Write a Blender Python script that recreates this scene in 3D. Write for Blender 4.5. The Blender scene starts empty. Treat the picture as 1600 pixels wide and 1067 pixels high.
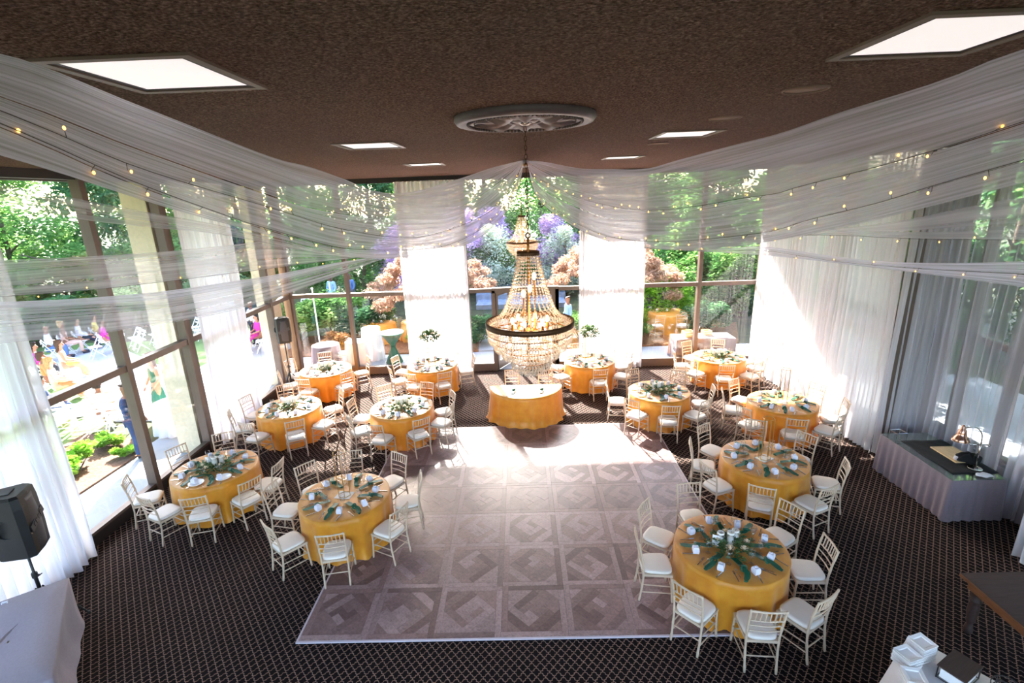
import bpy, math, random
from math import sin, cos, pi, radians, sqrt, atan2, hypot
from mathutils import Vector, Matrix, noise

S = bpy.context.scene
C = S.collection
R = random.Random(7)

# ------------------------------------------------------------------ camera
H = 5.4
YAW, PITCH, ROLL = -0.0210, 0.2815, 0.0355
fw = Vector((sin(YAW)*cos(PITCH), cos(YAW)*cos(PITCH), -sin(PITCH)))
r0 = Vector((cos(YAW), -sin(YAW), 0)); u0 = r0.cross(fw)
rt = r0*cos(ROLL) - u0*sin(ROLL); up = r0*sin(ROLL) + u0*cos(ROLL)
cam_data = bpy.data.cameras.new('camera'); cam = bpy.data.objects.new('camera', cam_data); C.objects.link(cam)
cam.matrix_world = Matrix(((rt.x, up.x, -fw.x, 0), (rt.y, up.y, -fw.y, 0), (rt.z, up.z, -fw.z, H), (0, 0, 0, 1)))
cam_data.sensor_fit = 'HORIZONTAL'; cam_data.sensor_width = 36.0
cam_data.lens = 36.0*783.0/1600.0
cam_data.clip_start = 0.05; cam_data.clip_end = 400
S.camera = cam

# ------------------------------------------------------------------ sky, sun, exposure
SUN_EL, SUN_AZ = radians(33), 0.285          # light travels towards -Y and a little +X
world = bpy.data.worlds.new('sky'); S.world = world; world.use_nodes = True
wn = world.node_tree.nodes; wl = world.node_tree.links
bg = wn['Background']
sky = wn.new('ShaderNodeTexSky'); sky.sky_type = 'NISHITA'; sky.sun_disc = False
sky.sun_elevation = SUN_EL; sky.sun_rotation = -SUN_AZ
sky.air_density = 1.0; sky.dust_density = 2.0; sky.ozone_density = 1.0
wl.new(sky.outputs[0], bg.inputs[0]); bg.inputs[1].default_value = 0.54
sd = bpy.data.lights.new('sun', 'SUN'); sun = bpy.data.objects.new('sun', sd); C.objects.link(sun)
sd.energy = 15.0; sd.angle = radians(0.6); sd.color = (1.0, 0.95, 0.86)
sun.rotation_euler = Vector((sin(SUN_AZ)*cos(SUN_EL), -cos(SUN_AZ)*cos(SUN_EL), -sin(SUN_EL))).to_track_quat('-Z', 'Y').to_euler()
sun.location = (-6, 24, 16)
S.view_settings.view_transform = 'Standard'; S.view_settings.look = 'None'
S.view_settings.gamma = 1.0; S.view_settings.use_curve_mapping = False
S.view_settings.exposure = 1.82
S.cycles.transparent_max_bounces = 24
S.cycles.max_bounces = 8; S.cycles.diffuse_bounces = 5; S.cycles.glossy_bounces = 3; S.cycles.transmission_bounces = 4
S.cycles.caustics_reflective = False; S.cycles.caustics_refractive = False
S.cycles.sample_clamp_indirect = 6.0

# ------------------------------------------------------------------ helpers
def lin(h):
    h = h.lstrip('#'); o = []
    for i in (0, 2, 4):
        c = int(h[i:i+2], 16)/255.0
        o.append(c/12.92 if c <= 0.04045 else ((c+0.055)/1.055)**2.4)
    return (o[0], o[1], o[2], 1.0)

class N:
    """small node-tree builder"""
    def __init__(s, name):
        s.m = bpy.data.materials.new(name); s.m.use_nodes = True
        s.t = s.m.node_tree; s.t.nodes.clear()
        s.out = s.t.nodes.new('ShaderNodeOutputMaterial')
    def n(s, typ, **kw):
        x = s.t.nodes.new('ShaderNode'+typ)
        for k, v in kw.items():
            if k.startswith('i_'):
                key = k[2:]; key = int(key) if key.isdigit() else key.replace('_', ' ')
                if hasattr(v, 'is_linked') or isinstance(v, bpy.types.NodeSocket): s.t.links.new(v, x.inputs[key])
                else: x.inputs[key].default_value = v
            else: setattr(x, k, v)
        return x
    def math(s, op, a, b=0.0):
        x = s.t.nodes.new('ShaderNodeMath'); x.operation = op
        for i, v in ((0, a), (1, b)):
            if isinstance(v, bpy.types.NodeSocket): s.t.links.new(v, x.inputs[i])
            else: x.inputs[i].default_value = v
        return x.outputs[0]
    def ramp(s, fac, stops):
        x = s.t.nodes.new('ShaderNodeValToRGB'); s.t.links.new(fac, x.inputs[0])
        e = x.color_ramp.elements
        while len(e) < len(stops): e.new(0.5)
        for el, (p, c) in zip(e, stops): el.position = p; el.color = c
        return x.outputs[0]
    def mixc(s, f, a, b):
        x = s.t.nodes.new('ShaderNodeMix'); x.data_type = 'RGBA'
        for i, v in ((0, f), (6, a), (7, b)):
            if isinstance(v, bpy.types.NodeSocket): s.t.links.new(v, x.inputs[i])
            else: x.inputs[i].default_value = v
        return x.outputs[2]
    def mixs(s, f, a, b):
        x = s.t.nodes.new('ShaderNodeMixShader')
        if isinstance(f, bpy.types.NodeSocket): s.t.links.new(f, x.inputs[0])
        else: x.inputs[0].default_value = f
        s.t.links.new(a, x.inputs[1]); s.t.links.new(b, x.inputs[2])
        return x.outputs[0]
    def coord(s, which='Object'):
        return s.t.nodes.new('ShaderNodeTexCoord').outputs[which]
    def done(s, shader):
        s.t.links.new(shader, s.out.inputs[0]); return s.m

def mat(name, c, rough=0.5, metal=0.0, vary=0.12, scale=8.0, bump=0.0, spec=0.5, sheen=0.0, trans=0.0, coat=0.0, emit=None, es=0.0, stretch=None):
    """principled with procedural tone variation; optional translucency"""
    b = N(name); col = lin(c) if isinstance(c, str) else c
    co = b.coord()
    if stretch:
        mp = b.n('Mapping', i_0=co); mp.inputs['Scale'].default_value = stretch; co = mp.outputs[0]
    nz = b.n('TexNoise', i_Vector=co, i_Scale=scale, i_Detail=4.0)
    lo = tuple(x*(1-vary) for x in col[:3])+(1,); hi = tuple(min(1, x*(1+vary)) for x in col[:3])+(1,)
    cc = b.ramp(nz.outputs[0], [(0.3, lo), (0.7, hi)])
    p = b.n('BsdfPrincipled', i_Base_Color=cc, i_Roughness=rough, i_Metallic=metal)
    p.inputs['Specular IOR Level'].default_value = spec
    if sheen: p.inputs['Sheen Weight'].default_value = sheen
    if coat: p.inputs['Coat Weight'].default_value = coat
    if emit: p.inputs['Emission Color'].default_value = lin(emit); p.inputs['Emission Strength'].default_value = es
    if bump:
        bp = b.n('Bump', i_Height=nz.outputs[0], i_Strength=bump); bp.inputs['Distance'].default_value = 0.02
        b.t.links.new(bp.outputs[0], p.inputs['Normal'])
    sh = p.outputs[0]
    if trans:
        tr = b.n('BsdfTranslucent', i_Color=cc); sh = b.mixs(trans, sh, tr.outputs[0])
    return b.done(sh)

class MB:
    def __init__(s): s.v = []; s.f = []; s.uv = None
    def add(s, vs, fs):
        o = len(s.v); s.v.extend(vs); s.f.extend([tuple(i+o for i in f) for f in fs]); return s
    def box(s, x0, x1, y0, y1, z0, z1, M=None):
        v = [Vector(p) for p in ((x0,y0,z0),(x1,y0,z0),(x1,y1,z0),(x0,y1,z0),(x0,y0,z1),(x1,y0,z1),(x1,y1,z1),(x0,y1,z1))]
        if M: v = [M @ p for p in v]
        return s.add([tuple(p) for p in v], [(3,2,1,0),(4,5,6,7),(0,1,5,4),(1,2,6,5),(2,3,7,6),(3,0,4,7)])
    def prism(s, poly, z0, z1, M=None):
        n = len(poly)
        v = [Vector((x, y, z0)) for x, y in poly]+[Vector((x, y, z1)) for x, y in poly]
        if M: v = [M @ p for p in v]
        return s.add([tuple(p) for p in v], [tuple(range(n-1, -1, -1)), tuple(range(n, 2*n))]+[(i, (i+1) % n, n+(i+1) % n, n+i) for i in range(n)])
    def loft(s, rings, caps=True, closed=False):
        n = len(rings[0]); k = len(rings); v = [tuple(p) for r in rings for p in r]; f = []
        for a in range(k if closed else k-1):
            b = (a+1) % k
            for i in range(n):
                j = (i+1) % n; f.append((a*n+i, a*n+j, b*n+j, b*n+i))
        if caps and not closed: f.append(tuple(range(n-1, -1, -1))); f.append(tuple(range((k-1)*n, k*n)))
        return s.add(v, f)
    def path(s, pts, r, n=6, closed=False, flat=None):
        pts = [Vector(p) for p in pts]; k = len(pts); rings = []; ref = Vector((0, 0, 1))
        for i, p in enumerate(pts):
            if closed: t = pts[(i+1) % k]-pts[i-1]
            else: t = pts[min(i+1, k-1)]-pts[max(i-1, 0)]
            if t.length < 1e-9: t = Vector((0, 0, 1))
            t.normalize()
            if abs(t.dot(ref)) > 0.95: ref = Vector((1, 0, 0)) if abs(t.x) < 0.9 else Vector((0, 1, 0))
            a = (ref-t*ref.dot(t)).normalized(); b = t.cross(a); ref = a
            q = r[i] if isinstance(r, (list, tuple)) else r
            fl = flat if flat else 1.0
            rings.append([p+a*(cos(2*pi*j/n)*q*fl)+b*(sin(2*pi*j/n)*q) for j in range(n)])
        return s.loft(rings, True, closed)
    def tube(s, a, b, r0, r1=None, n=6): return s.path([a, b], [r0, r1 if r1 is not None else r0], n)
    def lathe(s, prof, n=20, c=(0, 0, 0), caps=True):
        return s.loft([[(c[0]+r*cos(2*pi*j/n), c[1]+r*sin(2*pi*j/n), c[2]+z) for j in range(n)] for r, z in prof], caps)
    def ball(s, c, rx, ry=None, rz=None, nu=8, nv=6):
        ry = ry or rx; rz = rz or rx
        pr = [(max(1e-4, sin(pi*i/nv)), -cos(pi*i/nv)) for i in range(nv+1)]
        return s.loft([[(c[0]+q*rx*cos(2*pi*j/nu), c[1]+q*ry*sin(2*pi*j/nu), c[2]+z*rz) for j in range(nu)] for q, z in pr], True)
    def octa(s, c, r, h, a=0.0):
        x, y, z = c
        return s.add([(x+r*cos(a+k*pi/2), y+r*sin(a+k*pi/2), z) for k in range(4)]+[(x, y, z+h*0.5), (x, y, z-h)],
                     [(0,1,4),(1,2,4),(2,3,4),(3,0,4),(1,0,5),(2,1,5),(3,2,5),(0,3,5)])
    def torus(s, c, r, q, n=24, m=6, zs=1.0):
        return s.path([(c[0]+r*cos(2*pi*i/n), c[1]+r*sin(2*pi*i/n), c[2]) for i in range(n)], q, m, True, zs)
    def grid(s, fn, nu, nv):
        """open sheet with uv from a function (a,b in 0..1)"""
        s.uv = [(i/nu, j/nv) for j in range(nv+1) for i in range(nu+1)]
        return s.add([tuple(fn(i/nu, j/nv)) for j in range(nv+1) for i in range(nu+1)],
                     [(j*(nu+1)+i, j*(nu+1)+i+1, (j+1)*(nu+1)+i+1, (j+1)*(nu+1)+i) for j in range(nv) for i in range(nu)])
    def mesh(s, name, m, smooth=False):
        me = bpy.data.meshes.new(name); me.from_pydata(s.v, [], s.f)
        if m: me.materials.append(m)
        if s.uv:
            l = me.uv_layers.new(name='uv').data
            for lp in me.loops: l[lp.index].uv = s.uv[lp.vertex_index]
        if smooth: me.polygons.foreach_set('use_smooth', [True]*len(me.polygons))
        me.update(); return me

def put(name, me, parent=None, loc=None, rotz=None, label=None):
    o = bpy.data.objects.new(name, me.mesh(name, None) if isinstance(me, MB) else me); C.objects.link(o)
    if parent: o.parent = parent
    if loc: o.location = loc
    if rotz is not None: o.rotation_euler = (0, 0, rotz)
    if label: o['label'] = label
    return o
def part(name, mb, m, parent, smooth=False, label=None, stuff=False):
    o = put(name, mb.mesh(name, m, smooth), parent, label=label)
    if stuff: o['kind'] = 'stuff'
    return o
def tag(o, label, cat, group=None, kind=None):
    o['label'] = label; o['category'] = cat
    if group: o['group'] = group
    if kind: o['kind'] = kind
    return o
def thing(name, label, cat, loc=(0, 0, 0), rotz=0.0, group=None):
    o = bpy.data.objects.new(name, None); C.objects.link(o); o.empty_display_size = 0.1
    o.location = loc; o.rotation_euler = (0, 0, rotz); return tag(o, label, cat, group)
def struct(name, mb, m, parent=None, smooth=False):
    o = put(name, mb.mesh(name, m, smooth), parent)
    if not parent: o['kind'] = 'structure'
    return o
def sempty(name):
    o = bpy.data.objects.new(name, None); C.objects.link(o); o['kind'] = 'structure'; return o
def dup(src, loc, rotz, label, group=None, cat=None, scale=None):
    r = src.copy(); C.objects.link(r); r.location = loc; r.rotation_euler = (0, 0, rotz); r['label'] = label
    if group: r['group'] = group
    if scale: r.scale = (scale,)*3
    for ch in src.children:
        c = ch.copy(); C.objects.link(c); c.parent = r
        for g in ch.children:
            d = g.copy(); C.objects.link(d); d.parent = c
    return r
_first = {}
def place(key, make, loc, rotz, label, group=None, scale=None):
    """first call builds, later calls copy thing, parts and sub-parts"""
    if key not in _first:
        o = make(); _first[key] = o; o.location = loc; o.rotation_euler = (0, 0, rotz); o['label'] = label
        if group: o['group'] = group
        if scale: o.scale = (scale,)*3
        return o
    return dup(_first[key], loc, rotz, label, group, scale=scale)

# ------------------------------------------------------------------ materials
M = {}
M['frame'] = mat('bronze_frame', '#66544a', 0.45, 0.2, 0.1, 3)
M['darkframe'] = mat('dark_bronze', '#2e2522', 0.5, 0.2, 0.15, 3)
M['stucco'] = mat('stucco', '#d9c9ae', 0.9, 0, 0.06, 14, 0.25)
M['soffit'] = mat('soffit', '#e9ddc8', 0.9, 0, 0.04, 6)
M['plaster'] = mat('plaster', '#8d7468', 0.9, 0, 0.06, 5, 0.1)
M['brownwall'] = mat('brown_wall', '#6d584e', 0.8, 0, 0.08, 5, 0.1)
M['concrete'] = mat('concrete', '#a9aeb6', 0.85, 0, 0.08, 2.5, 0.15)
M['lawn'] = mat('lawn', '#5c7a3c', 0.95, 0, 0.3, 9, 0.5)
M['soil'] = mat('hill_soil', '#3c4428', 0.95, 0, 0.5, 2.2, 0.5)
M['mulch'] = mat('mulch', '#6b4d3e', 0.95, 0, 0.6, 26, 1.0)
M['stone'] = mat('blue_stone', '#8f9bb0', 0.85, 0, 0.2, 5, 0.3)
M['ivory'] = mat('ivory_wood', '#c8b19a', 0.42, 0, 0.05, 6, coat=0.15)
M['cushion'] = mat('cushion_vinyl', '#e6dcd2', 0.5, 0, 0.03, 5)
M['gold'] = mat('gold_metal', '#c9a468', 0.35, 0.85, 0.08, 6)
M['brass'] = mat('brass', '#a5692b', 0.38, 0.8, 0.15, 12)
M['bronze'] = mat('antique_bronze', '#5b3d28', 0.45, 0.6, 0.2, 20)
M['green'] = mat('green_satin', '#06503a', 0.45, 0, 0.2, 10, 0.1)
M['paper'] = mat('lavender_paper', '#dcdbe9', 0.6, 0, 0.03, 5)
M['strip'] = mat('edge_strip', '#c9bcc4', 0.5, 0, 0.05, 6)
M['lightframe'] = mat('fixture_frame', '#7c685c', 0.5, 0, 0.06, 6)
M['steel'] = mat('steel', '#b9b2ad', 0.25, 0.9, 0.05, 8)
M['chrome'] = mat('chrome', '#cfcac6', 0.15, 1.0, 0.03, 5)
M['copper'] = mat('copper', '#b98d78', 0.22, 0.95, 0.06, 5)
M['wax'] = mat('white_wax', '#f5f1ea', 0.45, 0, 0.02, 5, trans=0.2)
M['rose'] = mat('cream_rose', '#e9d6b8', 0.7, 0, 0.12, 20, trans=0.2)
M['leafgreen'] = mat('eucalyptus', '#55703f', 0.6, 0, 0.35, 22, trans=0.25)
M['china'] = mat('white_china', '#f3f0f0', 0.2, 0, 0.02, 4)
M['mirror'] = mat('mirror_plate', '#efece6', 0.15, 0.3, 0.02, 4)
M['black'] = mat('black_plastic', '#17171a', 0.45, 0, 0.2, 12, 0.1)
M['grille'] = mat('speaker_grille', '#4a4a50', 0.4, 0.5, 0.15, 60)
M['blackcloth'] = mat('black_cloth', '#0c0b10', 0.9, 0, 0.25, 20, 0.2)
M['greycloth'] = mat('grey_linen', '#7a6b72', 0.8, 0, 0.06, 30, 0.15, sheen=0.2)
M['stretch'] = mat('grey_stretch_cloth', '#958b97', 0.75, 0, 0.05, 30, 0.12, sheen=0.2)
M['whitecloth'] = mat('white_linen', '#eceaf0', 0.8, 0, 0.03, 10, 0.1, trans=0.15)
M['darkwood'] = mat('dark_walnut', '#3a2722', 0.6, 0, 0.25, 5, 0.15, stretch=(1, 9, 9))
M['apron'] = mat('brown_wood', '#6f4428', 0.5, 0, 0.3, 5, 0.15, stretch=(9, 1, 9))
M['bamboo'] = mat('pale_board', '#d8b98c', 0.5, 0, 0.12, 5, stretch=(9, 1, 9))
M['medal'] = mat('painted_plaster', '#6b5b60', 0.45, 0, 0.1, 12)
M['bark'] = mat('bark', '#5a4a3c', 0.95, 0, 0.35, 12, 0.6)
M['whitewood'] = mat('white_resin', '#f2f3f5', 0.5, 0, 0.02, 5)
M['bulb'] = mat('lit_bulb', '#fff1d0', 0.4, 0, 0.0, 5, emit='#ffd596', es=7)
M['fairy'] = mat('fairy_bulb', '#ffe0a0', 0.4, 0, 0.0, 5, emit='#ffb648', es=2.2)
M['wire'] = mat('dark_wire', '#4a4048', 0.6, 0, 0.1, 8)
M['panel'] = mat('light_diffuser', '#f4f0f2', 0.6, 0, 0.01, 2, emit='#fff6f4', es=0.22)
M['outdoor_gold'] = mat('outdoor_gold_cloth', '#dca24a', 0.7, 0, 0.06, 8, trans=0.2)  # paler gold of the outdoor tablecloths
M['patina'] = mat('green_patina', '#5fc2ac', 0.5, 0, 0.1, 8)

def cloth_gold():
    b = N('gold_satin'); co = b.coord()
    nz = b.n('TexNoise', i_Vector=co, i_Scale=7.0, i_Detail=3.0)
    cc = b.ramp(nz.outputs[0], [(0.3, lin('#dd8c16')), (0.7, lin('#eca42e'))])
    wv = b.n('TexNoise', i_Vector=co, i_Scale=140.0, i_Detail=2.0)
    bp = b.n('Bump', i_Height=wv.outputs[0], i_Strength=0.06); bp.inputs['Distance'].default_value = 0.01
    p = b.n('BsdfPrincipled', i_Base_Color=cc, i_Roughness=0.42, i_Normal=bp.outputs[0]); p.inputs['Sheen Weight'].default_value = 0.35
    tr = b.n('BsdfTranslucent', i_Color=lin('#f08a10'))
    return b.done(b.mixs(0.25, p.outputs[0], tr.outputs[0]))
M['satin'] = cloth_gold()

def sheer(name, c, t_lo, t_hi, su, sv, tl=0.5):
    """gathered sheer cloth: openness varies in streaks along the folds (uv: u along, v across)"""
    b = N(name); uv = b.coord('UV')
    mp = b.n('Mapping', i_0=uv); mp.inputs['Scale'].default_value = (su, sv, 1)
    nz = b.n('TexNoise', i_Vector=mp.outputs[0], i_Scale=1.0, i_Detail=3.0)
    fac = b.ramp(nz.outputs[0], [(0.36, (t_lo,)*3+(1,)), (0.64, (t_hi,)*3+(1,))])
    col = lin(c)
    df = b.n('BsdfDiffuse', i_Color=col); tr = b.n('BsdfTranslucent', i_Color=col); tp = b.n('BsdfTransparent')
    return b.done(b.mixs(fac, b.mixs(tl, df.outputs[0], tr.outputs[0]), tp.outputs[0]))
M['swag'] = sheer('swag_voile', '#efeafd', 0.12, 0.52, 0.7, 9, 0.55)
M['swagthin'] = sheer('thin_voile', '#f4ecfa', 0.45, 0.78, 0.7, 5, 0.55)
M['curtain'] = sheer('curtain_voile', '#f4f0f4', 0.05, 0.18, 40, 0.6, 0.55)
M['sheerdark'] = sheer('alcove_voile', '#e6dce4', 0.42, 0.75, 22, 0.5, 0.6)

def glass(name, tint, refl):
    b = N(name)
    fr = b.n('Fresnel'); gi = b.n('NewGeometry')      # same reflectance on both faces of the thin pane
    b.t.links.new(b.math('SUBTRACT', 1.5, b.math('MULTIPLY', gi.outputs['Backfacing'], 1.5-1/1.5)), fr.inputs['IOR'])
    f2 = b.math('MULTIPLY', fr.outputs[0], refl)
    tp = b.n('BsdfTransparent', i_Color=tint); gl = b.n('BsdfGlossy', i_Roughness=0.0)
    return b.done(b.mixs(f2, tp.outputs[0], gl.outputs[0]))
M['glass'] = glass('window_glass', (0.985, 0.99, 0.99, 1), 0.8)
M['stemglass'] = glass('drinking_glass', (0.97, 0.97, 0.97, 1), 0.9)
def crystal():
    b = N('crystal'); tp = b.n('BsdfTransparent', i_Color=(0.92, 0.86, 0.8, 1)); gl = b.n('BsdfGlossy', i_Roughness=0.12)
    df = b.n('BsdfTranslucent', i_Color=lin('#fff4ea')); d2 = b.n('BsdfDiffuse', i_Color=lin('#fbeee6'))
    return b.done(b.mixs(0.34, b.mixs(0.3, b.mixs(0.5, df.outputs[0], d2.outputs[0]), gl.outputs[0]), tp.outputs[0]))
M['crystal'] = crystal()

def carpet():
    b = N('carpet'); co = b.coord(); sp = b.n('SeparateXYZ', i_0=co)
    wob = b.n('TexNoise', i_Vector=co, i_Scale=40.0, i_Detail=1.0)
    w = b.math('MULTIPLY', b.math('SUBTRACT', wob.outputs[0], 0.5), 0.22)
    xa = b.math('MULTIPLY', sp.outputs[0], 1/0.104); ya = b.math('MULTIPLY', sp.outputs[1], 1/0.126)
    u = b.math('ADD', xa, ya); v = b.math('SUBTRACT', xa, ya)
    def line(a, other, width):
        st = b.math('MULTIPLY', b.math('SINE', b.math('MULTIPLY', other, 4*pi)), 0.05)     # stepped wobble of the woven line
        f = b.math('FRACT', b.math('ADD', b.math('ADD', a, st), w))
        d = b.math('ABSOLUTE', b.math('SUBTRACT', f, 0.5))
        return b.math('LESS_THAN', d, width)
    lv = line(v, u, 0.064); lu = line(u, v, 0.055)
    nz = b.n('TexNoise', i_Vector=co, i_Scale=130.0, i_Detail=2.0)
    base = b.ramp(nz.outputs[0], [(0.35, lin('#0a0708')), (0.7, lin('#1a1214'))])
    t1 = b.ramp(nz.outputs[0], [(0.3, lin('#6b5247')), (0.7, lin('#9a7c6c'))])
    t2 = b.ramp(nz.outputs[0], [(0.3, lin('#6a5850')), (0.7, lin('#a58b80'))])
    c1 = b.mixc(lu, base, t2); c2 = b.mixc(lv, c1, t1)
    bp = b.n('Bump', i_Height=nz.outputs[0], i_Strength=0.4); bp.inputs['Distance'].default_value = 0.01
    p = b.n('BsdfPrincipled', i_Base_Color=c2, i_Roughness=0.95, i_Normal=bp.outputs[0]); p.inputs['Specular IOR Level'].default_value = 0.1
    return b.done(p.outputs[0])
M['carpet'] = carpet()

def ceiling_mat():
    b = N('popcorn_ceiling'); co = b.coord()
    v = b.n('TexVoronoi', i_Vector=co, i_Scale=52.0); nz = b.n('TexNoise', i_Vector=co, i_Scale=70.0, i_Detail=5.0)
    big = b.n('TexNoise', i_Vector=co, i_Scale=0.9, i_Detail=2.0)
    h = b.math('ADD', v.outputs['Distance'], b.math('MULTIPLY', nz.outputs[0], 0.8))
    c = b.ramp(nz.outputs[0], [(0.3, lin('#4e3c37')), (0.52, lin('#7f635a')), (0.75, lin('#b39584'))])
    c = b.mixc(b.math('MULTIPLY', big.outputs[0], 0.25), c, lin('#6d5244'))
    bp = b.n('Bump', i_Height=h, i_Strength=1.0); bp.inputs['Distance'].default_value = 0.03
    p = b.n('BsdfPrincipled', i_Base_Color=c, i_Roughness=1.0, i_Normal=bp.outputs[0]); p.inputs['Specular IOR Level'].default_value = 0.1
    return b.done(p.outputs[0])
M['ceiling'] = ceiling_mat()

def plank_mat(name, c):
    b = N(name); co = b.coord('Object'); oi = b.n('ObjectInfo')
    mp = b.n('Mapping', i_0=co); mp.inputs['Scale'].default_value = (1, 1, 1)
    nz = b.n('TexNoise', i_Vector=mp.outputs[0], i_Scale=16.0, i_Detail=6.0, i_Distortion=1.5)
    col = lin(c)
    lo = tuple(x*0.68 for x in col[:3])+(1,); hi = tuple(x*1.22 for x in col[:3])+(1,)
    cc = b.ramp(nz.outputs[0], [(0.3, lo), (0.7, hi)])
    v = b.math('ADD', 0.86, b.math('MULTIPLY', oi.outputs['Random'], 0.3))
    hs = b.n('HueSaturation', i_Color=cc, i_Value=v)
    p = b.n('BsdfPrincipled', i_Base_Color=hs.outputs[0], i_Roughness=0.34)
    return b.done(p.outputs[0])
M['plank'] = [plank_mat('oak_plank_a', '#816866'), plank_mat('oak_plank_b', '#98807f'), plank_mat('oak_plank_c', '#6e5654')]

def leaf_mat(name, c1, c2, c3, tl=0.35):
    b = N(name); co = b.coord('Object'); oi = b.n('ObjectInfo')
    nz = b.n('TexNoise', i_Vector=co, i_Scale=1.7, i_Detail=5.0)
    cc = b.ramp(nz.outputs[0], [(0.3, lin(c1)), (0.5, lin(c2)), (0.72, lin(c3))])
    hs = b.n('HueSaturation', i_Color=cc, i_Value=b.math('ADD', 0.8, b.math('MULTIPLY', oi.outputs['Random'], 0.4)))
    d = b.n('BsdfDiffuse', i_Color=hs.outputs[0]); t = b.n('BsdfTranslucent', i_Color=hs.outputs[0])
    return b.done(b.mixs(tl, d.outputs[0], t.outputs[0]))
M['l_green'] = leaf_mat('leaf_green', '#3a6a38', '#689650', '#b4cf80', 0.5)
M['l_dark'] = leaf_mat('leaf_dark', '#2f5a3e', '#547f54', '#90ad78', 0.5)
M['l_lime'] = leaf_mat('leaf_lime', '#5c8f2c', '#86b840', '#b9dc70', 0.45)
M['l_pink'] = leaf_mat('leaf_maple', '#9a7a64', '#cda890', '#ecd4bd', 0.5)
M['l_purple'] = leaf_mat('azalea', '#b48bc6', '#d6b6e0', '#efe0f4', 0.45)
M['l_white'] = leaf_mat('white_bloom', '#93a58a', '#c4cfb8', '#f2f3ea')
M['l_orange'] = leaf_mat('leaf_orange', '#7a5a35', '#b08050', '#d8a878')
# ------------------------------------------------------------------ room shell
XL, XR, XA, YB, YF, ZC = -7.3, 7.4, 8.25, 15.4, -3.0, 6.05
struct('floor', MB().prism([(XL-.1, YF), (XR+.1, YF), (XR+.1, 6.2), (XA+.1, 6.2), (XA+.1, 9.6), (XR+.1, 9.6), (XR+.1, YB), (XL-.1, YB)], -0.12, 0.0), M['carpet'])
struct('ceiling', MB().box(-8.0, 8.6, YF-0.3, YB+0.1, ZC, ZC+0.2), M['ceiling'])
struct('roof', MB().box(-11.0, 11.0, YF-0.3, YB+2.9, ZC+0.2, ZC+0.5), M['soffit'])
struct('trim_1', MB().box(-10.9, -10.7, YF, YB+2.9, ZC+0.05, ZC+0.22).box(-10.9, 10.9, YB+2.7, YB+2.9, ZC+0.05, ZC+0.22), M['darkframe'])
struct('wall_front', MB().box(-8.0, 8.6, YF-0.25, YF, 0, 0.6).box(-8.0, XL, YF-0.25, YF, 0.6, ZC).box(XR, 8.6, YF-0.25, YF, 0.6, ZC), M['plaster'])  # unseen front wall, left open for the added windows
struct('wall_left', MB().box(XL-0.2, XL, YF, 3.0, 0, ZC), M['plaster'])
struct('wall_right', MB().box(XR, XR+0.2, YF, 3.0, 0, ZC), M['plaster'])
struct('baseboard_left', MB().box(XL-0.12, XL+0.06, 3.0, YB, 0, 0.2), M['darkframe'])
struct('baseboard_back', MB().box(XL, -0.9, YB-0.06, YB+0.12, 0, 0.22).box(1.16, XR, YB-0.06, YB+0.12, 0, 0.22), M['frame'])
struct('trim_2', MB().box(XL-0.1, XL+0.05, 3.0, YB, ZC-0.14, ZC).box(XL, XR, YB-0.05, YB+0.1, ZC-0.14, ZC), M['darkframe'])
TZ = 2.62
wn_ = [0]
def win(a, b, axis, fixed, z0=0.2, deep=0.09, post=0.055, mtop=ZC-0.1):
    """one bay: jamb at its start, transom, lower and upper pane. axis 'y' runs along Y at x=fixed"""
    wn_[0] += 1
    w = sempty('window_%d' % wn_[0])
    def bar(u0, u1, z0_, z1_, d, off=0.0):
        mb = MB()
        if axis == 'y': mb.box(fixed-d+off, fixed+d+off, u0, u1, z0_, z1_)
        else: mb.box(u0, u1, fixed-d+off, fixed+d+off, z0_, z1_)
        return mb
    part('mullion', bar(a-post, a+post, 0.0, mtop, deep), M['frame'], w)
    part('transom', bar(a+post, b-0.055, TZ-0.06, TZ+0.06, deep*0.8), M['frame'], w)
    part('glazing_bead', bar(a+post, b-0.055, z0, z0+0.05, deep*0.7), M['frame'], w)
    part('pane', bar(a+post, b-0.055, z0+0.05, TZ-0.06, 0.005), M['glass'], w)
    part('pane', bar(a+post, b-0.055, TZ+0.06, ZC-0.14, 0.005), M['glass'], w)
    return w
ys = [3.05, 4.9, 6.75, 8.62, 10.42, 12.3, 14.15, 15.4]
for i in range(7): win(ys[i], ys[i+1], 'y', XL, post=0.1 if i in (4,) else 0.06)
xs = [-7.25, -5.38, -3.5, -1.66, -0.85]
for i in range(4): win(xs[i], xs[i+1], 'x', YB, post=0.09 if i == 0 else 0.055)
xs = [1.12, 1.9, 3.75, 5.5, 7.35]
for i in range(4): win(xs[i], xs[i+1], 'x', YB, mtop=TZ if i == 0 else ZC-0.1)
struct('trim_3', MB().box(XR-0.12, XR+0.1, YB-0.1, YB+0.1, 0, ZC).box(XL-0.1, XL+0.1, YB-0.12, YB+0.1, 0, ZC), M['frame'])
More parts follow.
